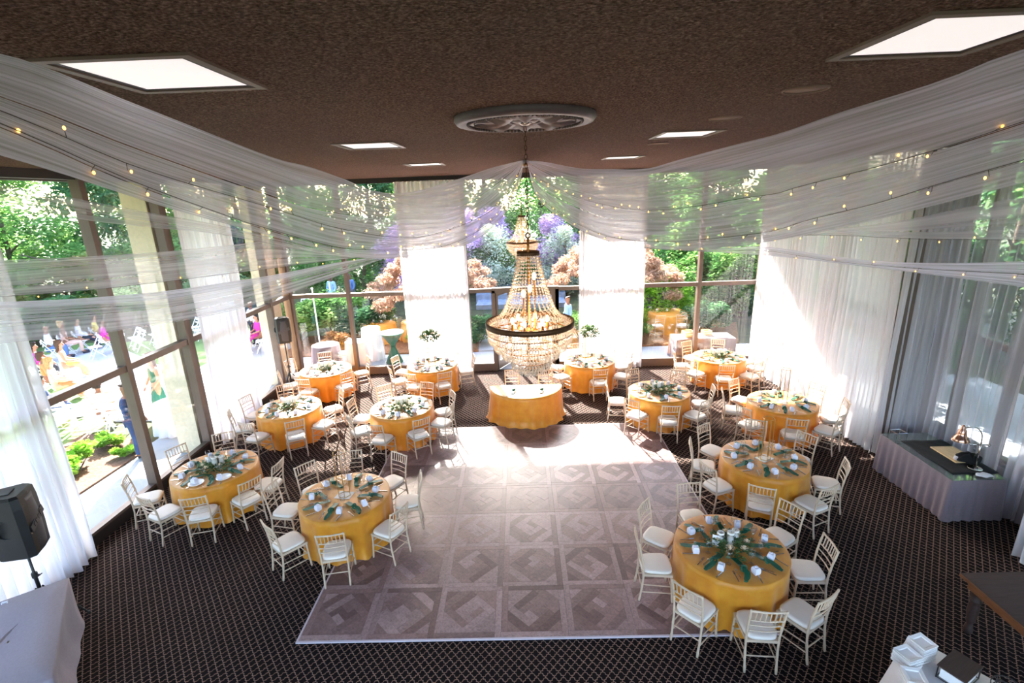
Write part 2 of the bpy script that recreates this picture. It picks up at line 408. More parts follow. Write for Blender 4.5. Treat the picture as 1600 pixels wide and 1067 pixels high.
# glazing over the entrance and the entrance doors
struct('trim_4', MB().box(-0.9, 1.17, YB-0.09, YB+0.09, TZ-0.08, TZ+0.08), M['frame'])
w = sempty('window_%d' % (wn_[0]+1)); wn_[0] += 1
part('pane', MB().box(-0.88, 1.15, YB-0.005, YB+0.005, TZ+0.08, ZC-0.14), M['glass'], w)
def leaf(name, hinge, width, ang):
    d = sempty(name); d.location = (hinge, YB, 0); d.rotation_euler = (0, 0, ang)
    s = 1 if width > 0 else -1; W = abs(width)
    def bx(u0, u1, z0, z1, t=0.03): return MB().box(min(s*u0, s*u1), max(s*u0, s*u1), -t, t, z0, z1)
    part('stile', bx(0, 0.11, 0.02, TZ-0.08), M['frame'], d); part('stile', bx(W-0.11, W, 0.02, TZ-0.08), M['frame'], d)
    part('rail', bx(0.11, W-0.11, 0.02, 0.3), M['frame'], d); part('rail', bx(0.11, W-0.11, TZ-0.2, TZ-0.08), M['frame'], d)
    part('pane', bx(0.11, W-0.11, 0.3, TZ-0.2, 0.005), M['glass'], d)
    part('door_handle', MB().tube((s*(W-0.16), -0.07, 0.95), (s*(W-0.16), -0.07, 1.3), 0.014, n=8).tube((s*(W-0.16), -0.07, 1.0), (s*(W-0.16), -0.02, 1.0), 0.01).tube((s*(W-0.16), -0.07, 1.25), (s*(W-0.16), -0.02, 1.25), 0.01), M['steel'], d)
for i_, x_ in enumerate([-7.25, -4.85, -2.45, -0.05, 2.35, 4.75]): win(x_, x_+2.4, 'x', YF-0.1, z0=0.6)  # added windows behind the camera, unseen, letting in fill light
leaf('door_1', -0.8, 0.93, radians(62)); leaf('door_2', 1.07, -0.93, 0)
struct('trim_5', MB().box(-0.92, -0.8, YB-0.09, YB+0.09, 0, TZ).box(1.07, 1.18, YB-0.09, YB+0.09, 0, TZ), M['frame'])
# right side: main wall windows, then the deeper alcove with a low wall under its windows
ys = [9.5, 11.45, 13.4, 15.35]
for i in range(3): win(ys[i], ys[i+1], 'y', XR)
struct('wall_right_return', MB().box(XR-0.05, XA+0.1, 9.5, 9.68, 0, ZC).box(XR-0.05, XA+0.1, 6.12, 6.3, 0, ZC), M['brownwall'])
struct('wall_right_alcove', MB().box(XA, XA+0.2, 6.3, 9.5, 0, 0.63), M['brownwall'])
struct('trim_6', MB().box(XA-0.04, XA+0.24, 6.3, 9.5, 0.63, 0.68), M['darkframe'])
ys = [6.32, 7.2, 8.1, 9.05, 9.5]
for i in range(4): win(ys[i], ys[i+1], 'y', XA+0.08, z0=0.68)
ys = [3.05, 4.6, 6.1]
for i in range(2): win(ys[i], ys[i+1], 'y', XR)

# ------------------------------------------------------------------ parquet dance floor
T, DX, DY, NC, NR = 0.8676, -2.985, 5.075, 7, 7
DZ = 0.022
df = thing('dance_floor', 'grey brown parquet dance floor with diamond panels laid on dark carpet', 'dance floor', (DX, DY, 0))
def plank_polys():
    b = 0.095; P = []
    P += [[(0, 0), (1-b, 0), (1-b, b), (0, b)], [(1-b, 0), (1, 0), (1, 1-b), (1-b, 1-b)], [(b, 1-b), (1, 1-b), (1, 1), (b, 1)], [(0, b), (b, b), (b, 1), (0, 1)]]
    h = (1-2*b)/2; s = h*sqrt(2); t = 0.19*s*1.1        # inner diamond side and plank width
    def rot(p):                                          # diamond frame: local square 0..s turned 45 degrees
        x, y = p[0]-s/2, p[1]-s/2; c = sqrt(0.5); return (0.5+(x-y)*c, 0.5+(x+y)*c)
    def q(x0, y0, x1, y1): return [rot(p) for p in ((x0, y0), (x1, y0), (x1, y1), (x0, y1))]
    P += [q(0, 0, s-t, t), q(s-t, 0, s, s-t), q(t, s-t, s, s), q(0, t, t, s)]
    i0, i1 = t, s-t; k = (i1-i0)/3
    P += [q(i0, i0, i0+k, i0+2*k), q(i0+k, i0, i1, i0+k), q(i1-k, i0+k, i1, i1), q(i0, i1-k, i1-k, i1), q(i0+k, i0+k, i1-k, i1-k)]
    for k4 in range(4):                                  # corner triangles: strip along the diamond, then the tip
        def rc(p):
            x, y = p[0]-0.5, p[1]-0.5
            for _ in range(k4): x, y = -y, x
            return (0.5+x, 0.5+y)
        m = b+h*0.52
        P.append([rc(p) for p in ((m, b), (b+h, b), (b, b+h), (b, m))]); P.append([rc(p) for p in ((b, b), (m, b), (b, m))])
    out = []
    for p in P:                                          # narrow joints
        cx = sum(a for a, _ in p)/len(p); cy = sum(c for _, c in p)/len(p)
        g = 0.0016; out.append([(x-(g if x > cx else -g), y-(g if y > cy else -g)) for x, y in p])
    return out
PP = plank_polys()
NW = NC
plank_me = []
for p in PP:
    cx = sum(a for a, _ in p)/len(p); cy = sum(c for _, c in p)/len(p)
    loc = [((x-cx)*T, (y-cy)*T) for x, y in p]
    plank_me.append((cx*T, cy*T, [MB().prism(loc, 0.016, DZ).mesh('plank', mm) for mm in M['plank']]))
und = mat('panel_base', '#4a3d3a', 0.7)
base_me = MB().box(0.001, T-0.001, 0.001, T-0.001, 0.0, 0.016).mesh('panel', und)
cnt = 0
for r_ in range(NR):
    for c_ in range(NC):
        p = put('panel', base_me, df, (c_*T, r_*T, 0))
        solo = r_ == 0 or (r_ == 1 and c_ < 6)
        if solo:
            for cx, cy, ms in plank_me: put('plank', ms[R.choice((0, 0, 1, 1, 2))], p, (cx, cy, R.uniform(0, 0.0012))); cnt += 1
        else:
            for k3 in range(3):
                mb = MB()
                for i, (cx, cy, ms) in enumerate(plank_me):
                    if (i*7+c_*3+r_*5+i*i) % 3 == k3:
                        z = R.uniform(0, 0.0012); mb.prism([(x*T, y*T) for x, y in PP[i]], 0.016+z, DZ+z)
                part('planks', mb, M['plank'][k3], p, stuff=True)
W_, L_ = NC*T, NR*T
part('edge_strip', MB().box(-0.026, W_+0.026, -0.026, -0.001, 0, 0.02), M['strip'], df)
part('edge_strip', MB().box(-0.026, W_+0.026, L_+0.001, L_+0.026, 0, 0.02), M['strip'], df)
part('edge_strip', MB().box(-0.026, -0.001, 0, L_, 0, 0.02), M['strip'], df)
part('edge_strip', MB().box(W_+0.001, W_+0.026, 0, L_, 0, 0.02), M['strip'], df)

# ------------------------------------------------------------------ ceiling fittings
def ceil_light():
    t = thing('ceiling_light', '', 'ceiling light')
    w = 0.36
    for k in range(4):
        mr = Matrix.Rotation(k*pi/2, 4, 'Z')
        part('frame', MB().prism([(-w, -w), (w, -w), (w-0.045, -w+0.045), (-w+0.045, -w+0.045)], -0.014, 0.0, mr), M['lightframe'], t)
        part('lip', MB().prism([(-w+0.045, -w+0.045), (w-0.045, -w+0.045), (w-0.075, -w+0.075), (-w+0.075, -w+0.075)], -0.006, 0.03, mr), M['darkframe'], t)
    part('diffuser', MB().box(-0.285, 0.285, -0.285, 0.285, -0.004, 0.0), M['panel'], t)
    return t
for x, y, l in [(-1.77, 2.78, 'largest square ceiling light, at left beside the upper white drape'), (-1.76, 6.44, 'small square ceiling light left of the chandelier chain'), (-1.76, 10.15, 'left ceiling light farthest away, near the back windows'),
                (2.03, 2.66, 'large square ceiling light cut off by the photo edge at right'), (2.03, 6.48, 'square ceiling light right of the plaster medallion'), (2.03, 10.25, 'right ceiling light farthest away, above the white drape')]:
    place('clight', ceil_light, (x, y, ZC), 0, l, 'square ceiling lights')
def ring():
    t = tag(put('ceiling_speaker', MB().torus((0, 0, -0.004), 0.145, 0.008, 32, 6).lathe([(0.14, -0.002), (0.14, 0.0)], 32).mesh('ceiling_speaker', M['plaster'], True)), '', 'ceiling speaker')
    return t
ro = None
for x, y, l in [(2.03, 3.87, 'round flush ceiling speaker between the big right light and drape'), (2.0, 5.2, 'faint round ceiling speaker behind the nearer round one'), (2.0, 7.6, 'faint round ceiling speaker beyond the middle right light')]:
    place('cring', ring, (x, y, ZC), 0, l, 'round ceiling speakers')

def medallion():
    t = thing('ceiling_medallion', 'dark ornate plaster ceiling medallion above the near chandelier', 'medallion')
    part('rim', MB().lathe([(0.60, 0.0), (0.605, -0.03), (0.58, -0.06), (0.53, -0.065), (0.50, -0.045), (0.47, -0.05), (0.45, -0.03), (0.44, 0.0)], 64, caps=False), M['medal'], t, True)
    bd = MB()
    for i in range(90): a = 2*pi*i/90; bd.ball((0.485*cos(a), 0.485*sin(a), -0.058), 0.014, nu=6, nv=4)
    part('bead_moulding', bd, M['medal'], t, True, stuff=True)
    part('back_plate', MB().lathe([(0.001, -0.004), (0.45, -0.004), (0.45, 0.0), (0.001, 0.0)], 48), M['medal'], t)
    for k in range(8):
        a0 = k*pi/4; mb = MB()
        def fn(a, b):
            r = 0.13+0.3*a; w = 0.15*sin(pi*min(1, a*0.88+0.1))**0.7*(1-0.15*cos(a*18)); s = (b-0.5)*2
            x, y = r, s*w; z = -0.012-0.06*sin(pi*a)*(1-abs(s)*0.8)-0.022*cos(s*9)*a
            if a > 0.85: z += -0.02*(a-0.85)/0.15
            c, q = cos(a0), sin(a0); return (x*c-y*q, x*q+y*c, z)
        mb.grid(fn, 10, 10)
        o = part('acanthus_leaf', mb, M['medal'], t, True)
        so = o.modifiers.new('thick', 'SOLIDIFY'); so.thickness = 0.012
    part('inner_ring', MB().torus((0, 0, -0.03), 0.15, 0.018, 36, 8), M['medal'], t, True)
    part('rosette', MB().lathe([(0.12, -0.02), (0.12, -0.035), (0.09, -0.05), (0.001, -0.05)], 28), M['medal'], t, True)
    return t
place('medal', medallion, (0.08, 4.63, ZC), 0, 'dark ornate plaster ceiling medallion above the near chandelier')

def chandelier():
    t = thing('chandelier', '', 'chandelier')
    part('canopy', MB().lathe([(0.001, 1.775), (0.06, 1.775), (0.062, 1.76), (0.03, 1.74), (0.001, 1.735)], 20), M['steel'], t, True)
    ch = MB(); z = 1.73; k = 0
    while z > 0.84:
        pts = []
        for i in range(10):
            a = 2*pi*i/10; x = 0.011*cos(a); zz = z-0.022+0.024*sin(a)
            pts.append((x, 0, zz) if k % 2 == 0 else (0, x, zz))
        ch.path(pts, 0.0035, 5, True); z -= 0.037; k += 1
    part('chain', ch, M['bronze'], t, True)
    part('hook_ring', MB().path([(0.022*cos(a*pi/6), 0, 0.815+0.022*sin(a*pi/6)) for a in range(12)], 0.005, 6, True), M['bronze'], t, True)
    part('stem', MB().path([(0, 0, 0.8), (0, 0, 0.7), (0, 0, -0.1)], [0.009, 0.012, 0.012], 8), M['brass'], t, True)
    part('crown', MB().lathe([(0.1, 0.64), (0.104, 0.64), (0.104, 0.675), (0.1, 0.675)], 28, caps=False), M['bronze'], t, True)
    part('ring', MB().lathe([(0.405, -0.025), (0.42, -0.025), (0.425, 0.0), (0.42, 0.025), (0.405, 0.025), (0.402, 0.0), (0.405, -0.025)], 56, caps=False), M['bronze'], t, True)
    prof = [(0.64, 0.10), (0.5, 0.125), (0.36, 0.16), (0.24, 0.20), (0.13, 0.245), (0.06, 0.30), (0.015, 0.385)]
    for j in range(32):
        a = 2*pi*j/32; mb = MB(); n = 27
        for i in range(n):
            q = i/(n-1)*(len(prof)-1); k = min(int(q), len(prof)-2); f = q-k
            z = prof[k][0]*(1-f)+prof[k+1][0]*f; r = prof[k][1]*(1-f)+prof[k+1][1]*f
            mb.octa((r*cos(a), r*sin(a), z), 0.0115, 0.016, a)
        part('crystal_strand', mb, M['crystal'], t)
    for r, z, h in [(0.41, -0.04, 0.05), (0.40, -0.12, 0.045), (0.35, -0.2, 0.045), (0.28, -0.275, 0.045), (0.19, -0.34, 0.045), (0.185, -0.4, 0.04), (0.12, -0.45, 0.04), (0.05, -0.48, 0.04)]:
        tier = MB(); n = max(10, int(2*pi*r/0.03))
        for i in range(n):
            a = 2*pi*i/n
            tier.octa((r*cos(a), r*sin(a), z), 0.013, h*0.9, a); tier.octa((r*cos(a+pi/n)*0.985, r*sin(a+pi/n)*0.985, z-0.036), 0.011, h*0.6, a)
        o = part('crystal_tier', tier, M['crystal'], t)
        part('hoop', MB().torus((0, 0, z+0.03), r, 0.006, 40, 5), M['brass'], o, True)
    for k in range(6):
        a = k*pi/3+0.2; c, s = cos(a), sin(a)
        part('spoke', MB().tube((0.02*c, 0.02*s, -0.08), (0.41*c, 0.41*s, 0.0), 0.005), M['brass'], t)
        part('candle_socket', MB().lathe([(0.012, -0.1), (0.014, -0.04), (0.012, 0.0)], 8, (0.17*c, 0.17*s, 0)), M['brass'], t)
        part('bulb', MB().ball((0.17*c, 0.17*s, 0.03), 0.016, rz=0.035), M['bulb'], t, True)
        part('bulb', MB().ball((0.2*c, 0.2*s, -0.2), 0.016, rz=0.03), M['bulb'], t, True)
    for k in range(3):
        a = k*2.1+0.6; z = (0.44, 0.28, 0.34)[k]
        part('candle_socket', MB().tube((0.06*cos(a), 0.06*sin(a), -0.05), (0.06*cos(a), 0.06*sin(a), z-0.035), 0.007), M['brass'], t)
        part('bulb', MB().ball((0.06*cos(a), 0.06*sin(a), z), 0.018, rz=0.038), M['bulb'], t, True)
    part('hub', MB().lathe([(0.001, -0.13), (0.09, -0.1), (0.11, -0.08), (0.03, -0.06), (0.012, -0.02)], 20), M['brass'], t, True)
    return t
place('chand', chandelier, (0.08, 4.63, 4.24), 0, 'large tiered crystal chandelier with bronze ring hanging in front', 'chandeliers')
place('chand', chandelier, (0.08, 13.4, 4.24), 0.3, 'distant crystal chandelier seen behind the top of the near one', 'chandeliers')
# the real light the chandelier lamps give
for y in (4.63, 13.4):
    ld = bpy.data.lights.new('chandelier_glow', 'POINT'); ld.energy = 9; ld.color = (1, 0.78, 0.5); ld.shadow_soft_size = 0.15
    lo = bpy.data.objects.new('chandelier_glow', ld); C.objects.link(lo); lo.location = (0.08, y, 4.2)
# ------------------------------------------------------------------ curtains
def curtain(name, p0, p1, z0, z1, pleats, amp, m, label, group, seed=1, flare=0.0, nz=10, normal=None, gather=0.0):
    rr = random.Random(seed); ph = [rr.uniform(0, 6.28) for _ in range(6)]
    d = Vector((p1[0]-p0[0], p1[1]-p0[1], 0)); L = d.length; d.normalize(); nrm = Vector((-d.y, d.x, 0))
    mb = MB()
    def fn(a, b):
        z = z1+(z0-z1)*b
        aw = a+0.012*sin(a*23+ph[0])+0.006*sin(a*51+ph[1])
        w = sin(2*pi*pleats*aw+ph[2])+0.35*sin(2*pi*pleats*0.43*aw+ph[3])+0.2*sin(2*pi*pleats*2.1*aw+ph[4])
        off = amp*w*(0.55+0.45*b)*(1+0.25*sin(b*5+a*13))+0.02*sin(b*7+a*9+ph[5])
        s = (a-0.5)*(1-gather*sin(pi*min(1, b*1.0)))*(1+flare*b)+0.5
        q = Vector((p0[0], p0[1], 0))+d*(L*s)+nrm*off
        return (q.x, q.y, z+(0.01*sin(a*40) if b > 0.99 else 0))
    mb.grid(fn, max(24, int(pleats*10)), nz)
    o = put(name, mb.mesh(name, m, True)); tag(o, label, 'curtain', group)
    part('curtain_rail', MB().tube((p0[0], p0[1], z1+0.0), (p1[0], p1[1], z1+0.0), 0.014, n=6), M['steel'], o)
    return o
G1 = 'white voile curtains'
curtain('voile_curtain', (-3.6, 15.2), (-1.6, 15.2), 0.02, 5.92, 15, 0.05, M['curtain'], 'sunlit white curtain column left of the glass doors', G1, 1)
curtain('voile_curtain', (1.8, 15.2), (3.78, 15.2), 0.02, 5.92, 15, 0.05, M['curtain'], 'sunlit white curtain column right of the glass doors', G1, 2)
curtain('voile_curtain', (-7.08, 10.55), (-7.08, 12.5), 0.02, 5.95, 14, 0.05, M['curtain'], 'white curtain column on the left window wall behind the second table', G1, 3)
curtain('voile_curtain', (-7.05, 4.9), (-7.05, 6.85), 0.02, 5.95, 13, 0.06, M['curtain'], 'white curtain behind the black speaker at the left edge', G1, 4)
curtain('voile_curtain', (7.18, 9.46), (7.18, 15.2), 0.02, 5.95, 44, 0.055, M['curtain'], 'wide bright wall of white curtain along the right side', G1, 5)
curtain('voile_curtain', (7.95, 6.4), (7.95, 9.42), 0.02, 5.95, 17, 0.06, M['sheerdark'], 'see-through grey lilac curtain behind the carving table', G1, 6)
curtain('voile_curtain', (7.2, 4.2), (7.2, 6.4), 0.02, 5.95, 14, 0.06, M['curtain'], 'white curtain at the right edge beside the carving table', G1, 7)
curtain('voile_curtain', (7.2, 9.45), (7.95, 9.4), 0.02, 5.95, 6, 0.04, M['curtain'], 'narrow shaded curtain at the inner corner of the right alcove', G1, 8)

# ------------------------------------------------------------------ ceiling drapes (fold lines, each a 3D curve)
P1 = [
  [(-2.08,2.26,6.03),(-1.94,2.77,5.92),(-1.69,3.62,5.72),(-1.58,4.0,5.67),(-1.46,4.42,5.59),(-1.33,4.88,5.49),(-1.14,5.52,5.48),(-0.77,6.82,5.64),(-0.37,8.19,5.84),(0.09,9.79,6.03)],
  [(-2.09,2.24,5.97),(-1.94,2.75,5.84),(-1.7,3.6,5.65),(-1.59,3.98,5.56),(-1.39,4.65,5.46),(-1.22,5.24,5.37),(-1.0,6.01,5.31),(-0.69,7.08,5.33),(-0.24,8.63,5.68),(0.13,9.92,6.03)],
  [(-2.1,2.22,5.86),(-1.95,2.71,5.7),(-1.74,3.46,5.49),(-1.6,3.94,5.37),(-1.4,4.61,5.27),(-1.16,5.47,5.2),(-0.88,6.43,5.17),(-0.55,7.56,5.3),(-0.2,8.8,5.63),(0.13,9.92,6.03)],
  [(-2.1,2.2,5.79),(-1.96,2.69,5.6),(-1.74,3.44,5.4),(-1.65,3.78,5.31),(-1.54,4.15,5.21),(-1.37,4.72,5.1),(-1.24,5.17,5.04),(-1.1,5.66,5.01),(-0.92,6.3,5.03),(-0.7,7.04,5.09),(-0.43,7.99,5.22),(-0.17,8.88,5.45),(0.13,9.92,6.03)],
  [(-2.1,2.18,5.74),(-2.0,2.56,5.57),(-1.92,2.84,5.46),(-1.81,3.19,5.33),(-1.75,3.41,5.26),(-1.61,3.88,5.12),(-1.49,4.3,5.02),(-1.34,4.83,4.95),(-1.17,5.41,4.89),(-0.95,6.19,4.85),(-0.68,7.13,4.92),(-0.36,8.24,5.13),(-0.04,9.34,5.56),(0.13,9.92,6.02)],
  [(-2.11,2.16,5.63),(-2.06,2.32,5.58),(-1.97,2.66,5.46),(-1.88,2.96,5.36),(-1.75,3.4,5.23),(-1.62,3.86,5.09),(-1.44,4.49,4.93),(-1.32,4.9,4.86),(-1.14,5.54,4.8),(-0.9,6.37,4.77),(-0.61,7.36,4.82),(-0.27,8.56,5.07),(-0.01,9.44,5.47),(0.14,9.96,6.01)],
]
P2 = [
  [(-3.9,3.91,5.62),(-3.66,4.26,5.51),(-3.37,4.71,5.37),(-3.04,5.2,5.22),(-2.64,5.8,4.99),(-2.22,6.44,4.77),(-1.22,7.94,4.64),(-0.72,8.69,4.74),(-0.29,9.34,5.09),(-0.01,9.76,5.53),(0.14,9.98,6.03)],
  [(-3.91,3.89,5.51),(-3.68,4.23,5.35),(-3.38,4.68,5.24),(-3.05,5.19,5.13),(-2.65,5.79,4.92),(-2.22,6.43,4.73),(-1.74,7.15,4.61),(-1.22,7.94,4.64),(-0.72,8.69,4.74),(-0.29,9.34,5.09),(-0.01,9.76,5.53),(0.14,9.98,6.03)],
]
P3 = [
  [(-5.45,5.23,4.94),(-4.95,5.66,4.91),(-4.36,6.16,4.9),(-3.85,6.6,4.91),(-3.43,6.95,4.91),(-2.65,7.61,4.68),(-1.99,8.18,4.56),(-1.34,8.73,4.56),(-0.76,9.22,4.7),(-0.3,9.62,5.08),(-0.01,9.86,5.53),(0.14,9.99,6.03)],
  [(-5.47,5.21,4.82),(-4.97,5.64,4.82),(-4.38,6.15,4.79),(-3.86,6.59,4.81),(-3.44,6.94,4.85),(-2.66,7.61,4.64),(-1.99,8.18,4.56),(-1.34,8.73,4.56),(-0.76,9.22,4.7),(-0.3,9.62,5.08),(-0.01,9.86,5.53),(0.14,9.99,6.03)],
  [(-5.52,5.18,4.57),(-5.01,5.6,4.54),(-4.42,6.11,4.54),(-3.9,6.56,4.55),(-3.48,6.91,4.56),(-2.66,7.61,4.58),(-1.99,8.18,4.56),(-1.34,8.73,4.56),(-0.76,9.22,4.7),(-0.3,9.62,5.08),(-0.01,9.86,5.53),(0.14,9.99,6.03)],
  [(-5.53,5.17,4.51),(-5.03,5.59,4.45),(-4.43,6.1,4.42),(-3.91,6.54,4.44),(-3.49,6.9,4.46),(-2.67,7.6,4.54),(-1.99,8.18,4.56),(-1.34,8.73,4.56),(-0.76,9.22,4.7),(-0.3,9.62,5.08),(-0.01,9.86,5.53),(0.14,9.99,6.03)],
  [(-5.54,5.16,4.44),(-5.04,5.58,4.38),(-4.45,6.09,4.32),(-3.92,6.53,4.35),(-3.5,6.89,4.38),(-2.67,7.6,4.51),(-1.99,8.18,4.56),(-1.34,8.73,4.56),(-0.76,9.22,4.7),(-0.3,9.62,5.08),(-0.01,9.86,5.53),(0.14,9.99,6.03)],
  [(-5.56,5.14,4.32),(-5.06,5.57,4.26),(-4.46,6.07,4.22),(-3.93,6.52,4.26),(-3.51,6.89,4.31),(-2.67,7.6,4.46),(-1.99,8.18,4.56),(-1.34,8.73,4.56),(-0.76,9.22,4.7),(-0.3,9.62,5.08),(-0.01,9.86,5.53),(0.14,9.99,6.03)],
  [(-5.6,5.1,4.08),(-5.1,5.54,4.03),(-4.49,6.05,4.02),(-3.96,6.5,4.05),(-3.53,6.87,4.13),(-2.68,7.59,4.36),(-1.99,8.18,4.56),(-1.34,8.73,4.56),(-0.76,9.22,4.7),(-0.3,9.62,5.08),(-0.01,9.86,5.53),(0.14,9.99,6.03)],
]
P4 = [
  [(0.17,9.92,6.03),(0.48,8.99,5.94),(0.9,7.7,5.76),(1.21,6.75,5.69),(1.46,6.0,5.65),(1.65,5.41,5.7),(1.88,4.72,5.76),(2.05,4.2,5.8),(2.2,3.73,5.87),(2.39,3.14,5.94),(2.51,2.79,6.01)],
  [(0.17,9.93,6.03),(0.41,9.2,5.83),(0.71,8.29,5.63),(1.07,7.19,5.5),(1.46,5.99,5.5),(1.78,5.02,5.56),(1.97,4.43,5.62),(2.21,3.71,5.71),(2.37,3.2,5.78),(2.52,2.76,5.85)],
  [(0.19,9.89,6.03),(0.31,9.51,5.79),(0.6,8.62,5.55),(0.9,7.7,5.36),(1.22,6.72,5.24),(1.45,6.03,5.2),(1.67,5.37,5.22),(1.83,4.88,5.27),(1.96,4.48,5.32),(2.07,4.14,5.35),(2.14,3.92,5.4),(2.3,3.44,5.49),(2.42,3.08,5.57),(2.53,2.73,5.66)],
  [(0.19,9.89,6.02),(0.32,9.48,5.68),(0.55,8.78,5.42),(0.8,8.03,5.26),(0.99,7.43,5.16),(1.22,6.72,5.08),(1.58,5.64,5.1),(1.83,4.87,5.16),(1.99,4.38,5.23),(2.23,3.65,5.37),(2.39,3.15,5.48),(2.53,2.71,5.59)],
  [(0.2,9.86,5.99),(0.28,9.61,5.67),(0.38,9.31,5.44),(0.68,8.37,5.14),(0.99,7.42,4.94),(1.23,6.71,4.85),(1.48,5.94,4.85),(1.68,5.34,4.89),(1.84,4.84,4.95),(1.97,4.44,5.01),(2.08,4.1,5.07),(2.17,3.82,5.16),(2.33,3.35,5.28),(2.43,3.04,5.38),(2.54,2.69,5.48)],
  [(0.21,9.83,5.98),(0.27,9.62,5.56),(0.43,9.13,5.26),(0.72,8.27,5.01),(0.99,7.42,4.85),(1.23,6.71,4.78),(1.48,5.93,4.77),(1.68,5.33,4.8),(1.84,4.83,4.85),(2.0,4.34,4.94),(2.24,3.61,5.11),(2.41,3.11,5.25),(2.55,2.67,5.38)],
]
P5 = [
  [(0.2,9.96,6.0),(0.33,9.84,5.52),(0.51,9.69,5.23),(0.82,9.42,4.96),(1.21,9.07,4.74),(1.6,8.73,4.6),(2.07,8.31,4.52),(2.9,7.6,4.54),(3.4,7.16,4.61),(4.1,6.54,4.51),(4.5,6.19,4.48),(4.97,5.78,4.5),(5.37,5.43,4.55)],
  [(0.2,9.96,6.0),(0.33,9.84,5.52),(0.51,9.69,5.23),(0.82,9.42,4.96),(1.21,9.07,4.74),(1.6,8.73,4.6),(2.07,8.31,4.52),(2.9,7.59,4.52),(3.4,7.15,4.56),(3.82,6.79,4.5),(4.17,6.48,4.45),(4.75,5.97,4.42),(5.39,5.41,4.42)],
  [(0.2,9.96,6.0),(0.33,9.84,5.52),(0.51,9.69,5.23),(0.82,9.42,4.96),(1.21,9.07,4.74),(1.6,8.73,4.6),(2.07,8.31,4.52),(2.9,7.59,4.5),(3.4,7.15,4.49),(3.82,6.78,4.46),(4.39,6.29,4.4),(4.76,5.97,4.36),(5.1,5.67,4.32),(5.41,5.4,4.28)],
]
P6 = [
  [(0.2,9.94,6.0),(0.33,9.79,5.52),(0.5,9.58,5.23),(0.8,9.23,4.97),(1.18,8.79,4.77),(1.53,8.37,4.64),(1.96,7.86,4.57),(2.67,7.02,4.69),(3.23,6.36,4.85),(3.64,5.88,4.92),(4.04,5.41,5.03),(4.3,5.1,5.14),(4.58,4.77,5.24)],
  [(0.2,9.94,6.0),(0.33,9.79,5.52),(0.5,9.58,5.23),(0.8,9.23,4.97),(1.18,8.79,4.77),(1.53,8.37,4.64),(1.96,7.86,4.57),(2.67,7.02,4.65),(3.24,6.35,4.81),(3.59,5.93,4.85),(4.1,5.34,4.84),(4.39,4.99,4.85),(4.62,4.72,4.86)],
]

def resample(pts, n):
    pts = [Vector(p) for p in pts]; k = len(pts)
    def cr(i, f):
        p0, p1, p2, p3 = pts[max(i-1, 0)], pts[i], pts[min(i+1, k-1)], pts[min(i+2, k-1)]
        return 0.5*((2*p1)+(p2-p0)*f+(2*p0-5*p1+4*p2-p3)*f*f+(3*p1-p0-3*p2+p3)*f**3)
    fine = [cr(i, j/8) for i in range(k-1) for j in range(8)]+[pts[-1]]
    d = [0.0]
    for a, b in zip(fine, fine[1:]): d.append(d[-1]+(b-a).length)
    out = []; j = 0
    for i in range(n):
        q = d[-1]*i/(n-1)
        while j < len(d)-2 and d[j+1] < q: j += 1
        f = (q-d[j])/max(1e-9, d[j+1]-d[j]); out.append(fine[j].lerp(fine[j+1], min(1, f)))
    return out
def swag(lines, anchor, name, label, m, bulge=0.018, sub=5, n=70, sheets=None, front=True):
    """cloth lofted through the fold lines; sheets lists which neighbouring lines are joined (each a fold of its own)"""
    k = len(lines); L = []
    for i, l in enumerate(lines):
        l = list(l); ax, ay, az = anchor; e = (ax, ay, az-0.03*i)
        if Vector(l[0]).y > Vector(l[-1]).y: l = l[::-1]
        d0 = (Vector(l[0])-Vector(l[1])).normalized(); f0 = Vector(l[0])+d0*.7; l = [e, (f0.x, f0.y, min(f0.z, ZC-.02-.02*i))]+l
        q = resample(l, n); q = [Vector((v.x, v.y, min(v.z, ZC-0.02))) for v in q]; L.append(q)
    d = (L[0][-1]-L[0][0]); d.z = 0; d.normalize(); nr = Vector((d.y, -d.x, 0))
    if nr.y > 0: nr = -nr
    t = thing(name, label, 'drape', anchor, 0)
    for i in (sheets if sheets is not None else range(k-1)):
        mb = MB(); A, B = L[i], L[i+1]
        def fn(a, b):
            x = a*(n-1); i0 = min(int(x), n-2); f = x-i0
            p = A[i0].lerp(A[i0+1], f).lerp(B[i0].lerp(B[i0+1], f), b)
            h = min(1.0, (A[i0]-B[i0]).length/0.25)
            g = bulge*h*(sin(pi*b)*0.9+0.25*sin(3*pi*b+a*4+i))+0.04*(i % 2)*h
            return p+nr*g-Vector(anchor)
        mb.grid(fn, n-1, sub)
        mb.uv = [(u*6, v+i*1.7) for u, v in mb.uv]
        part('fold', mb, m if not isinstance(m, list) else m[i], t, True)
    return t, L, nr
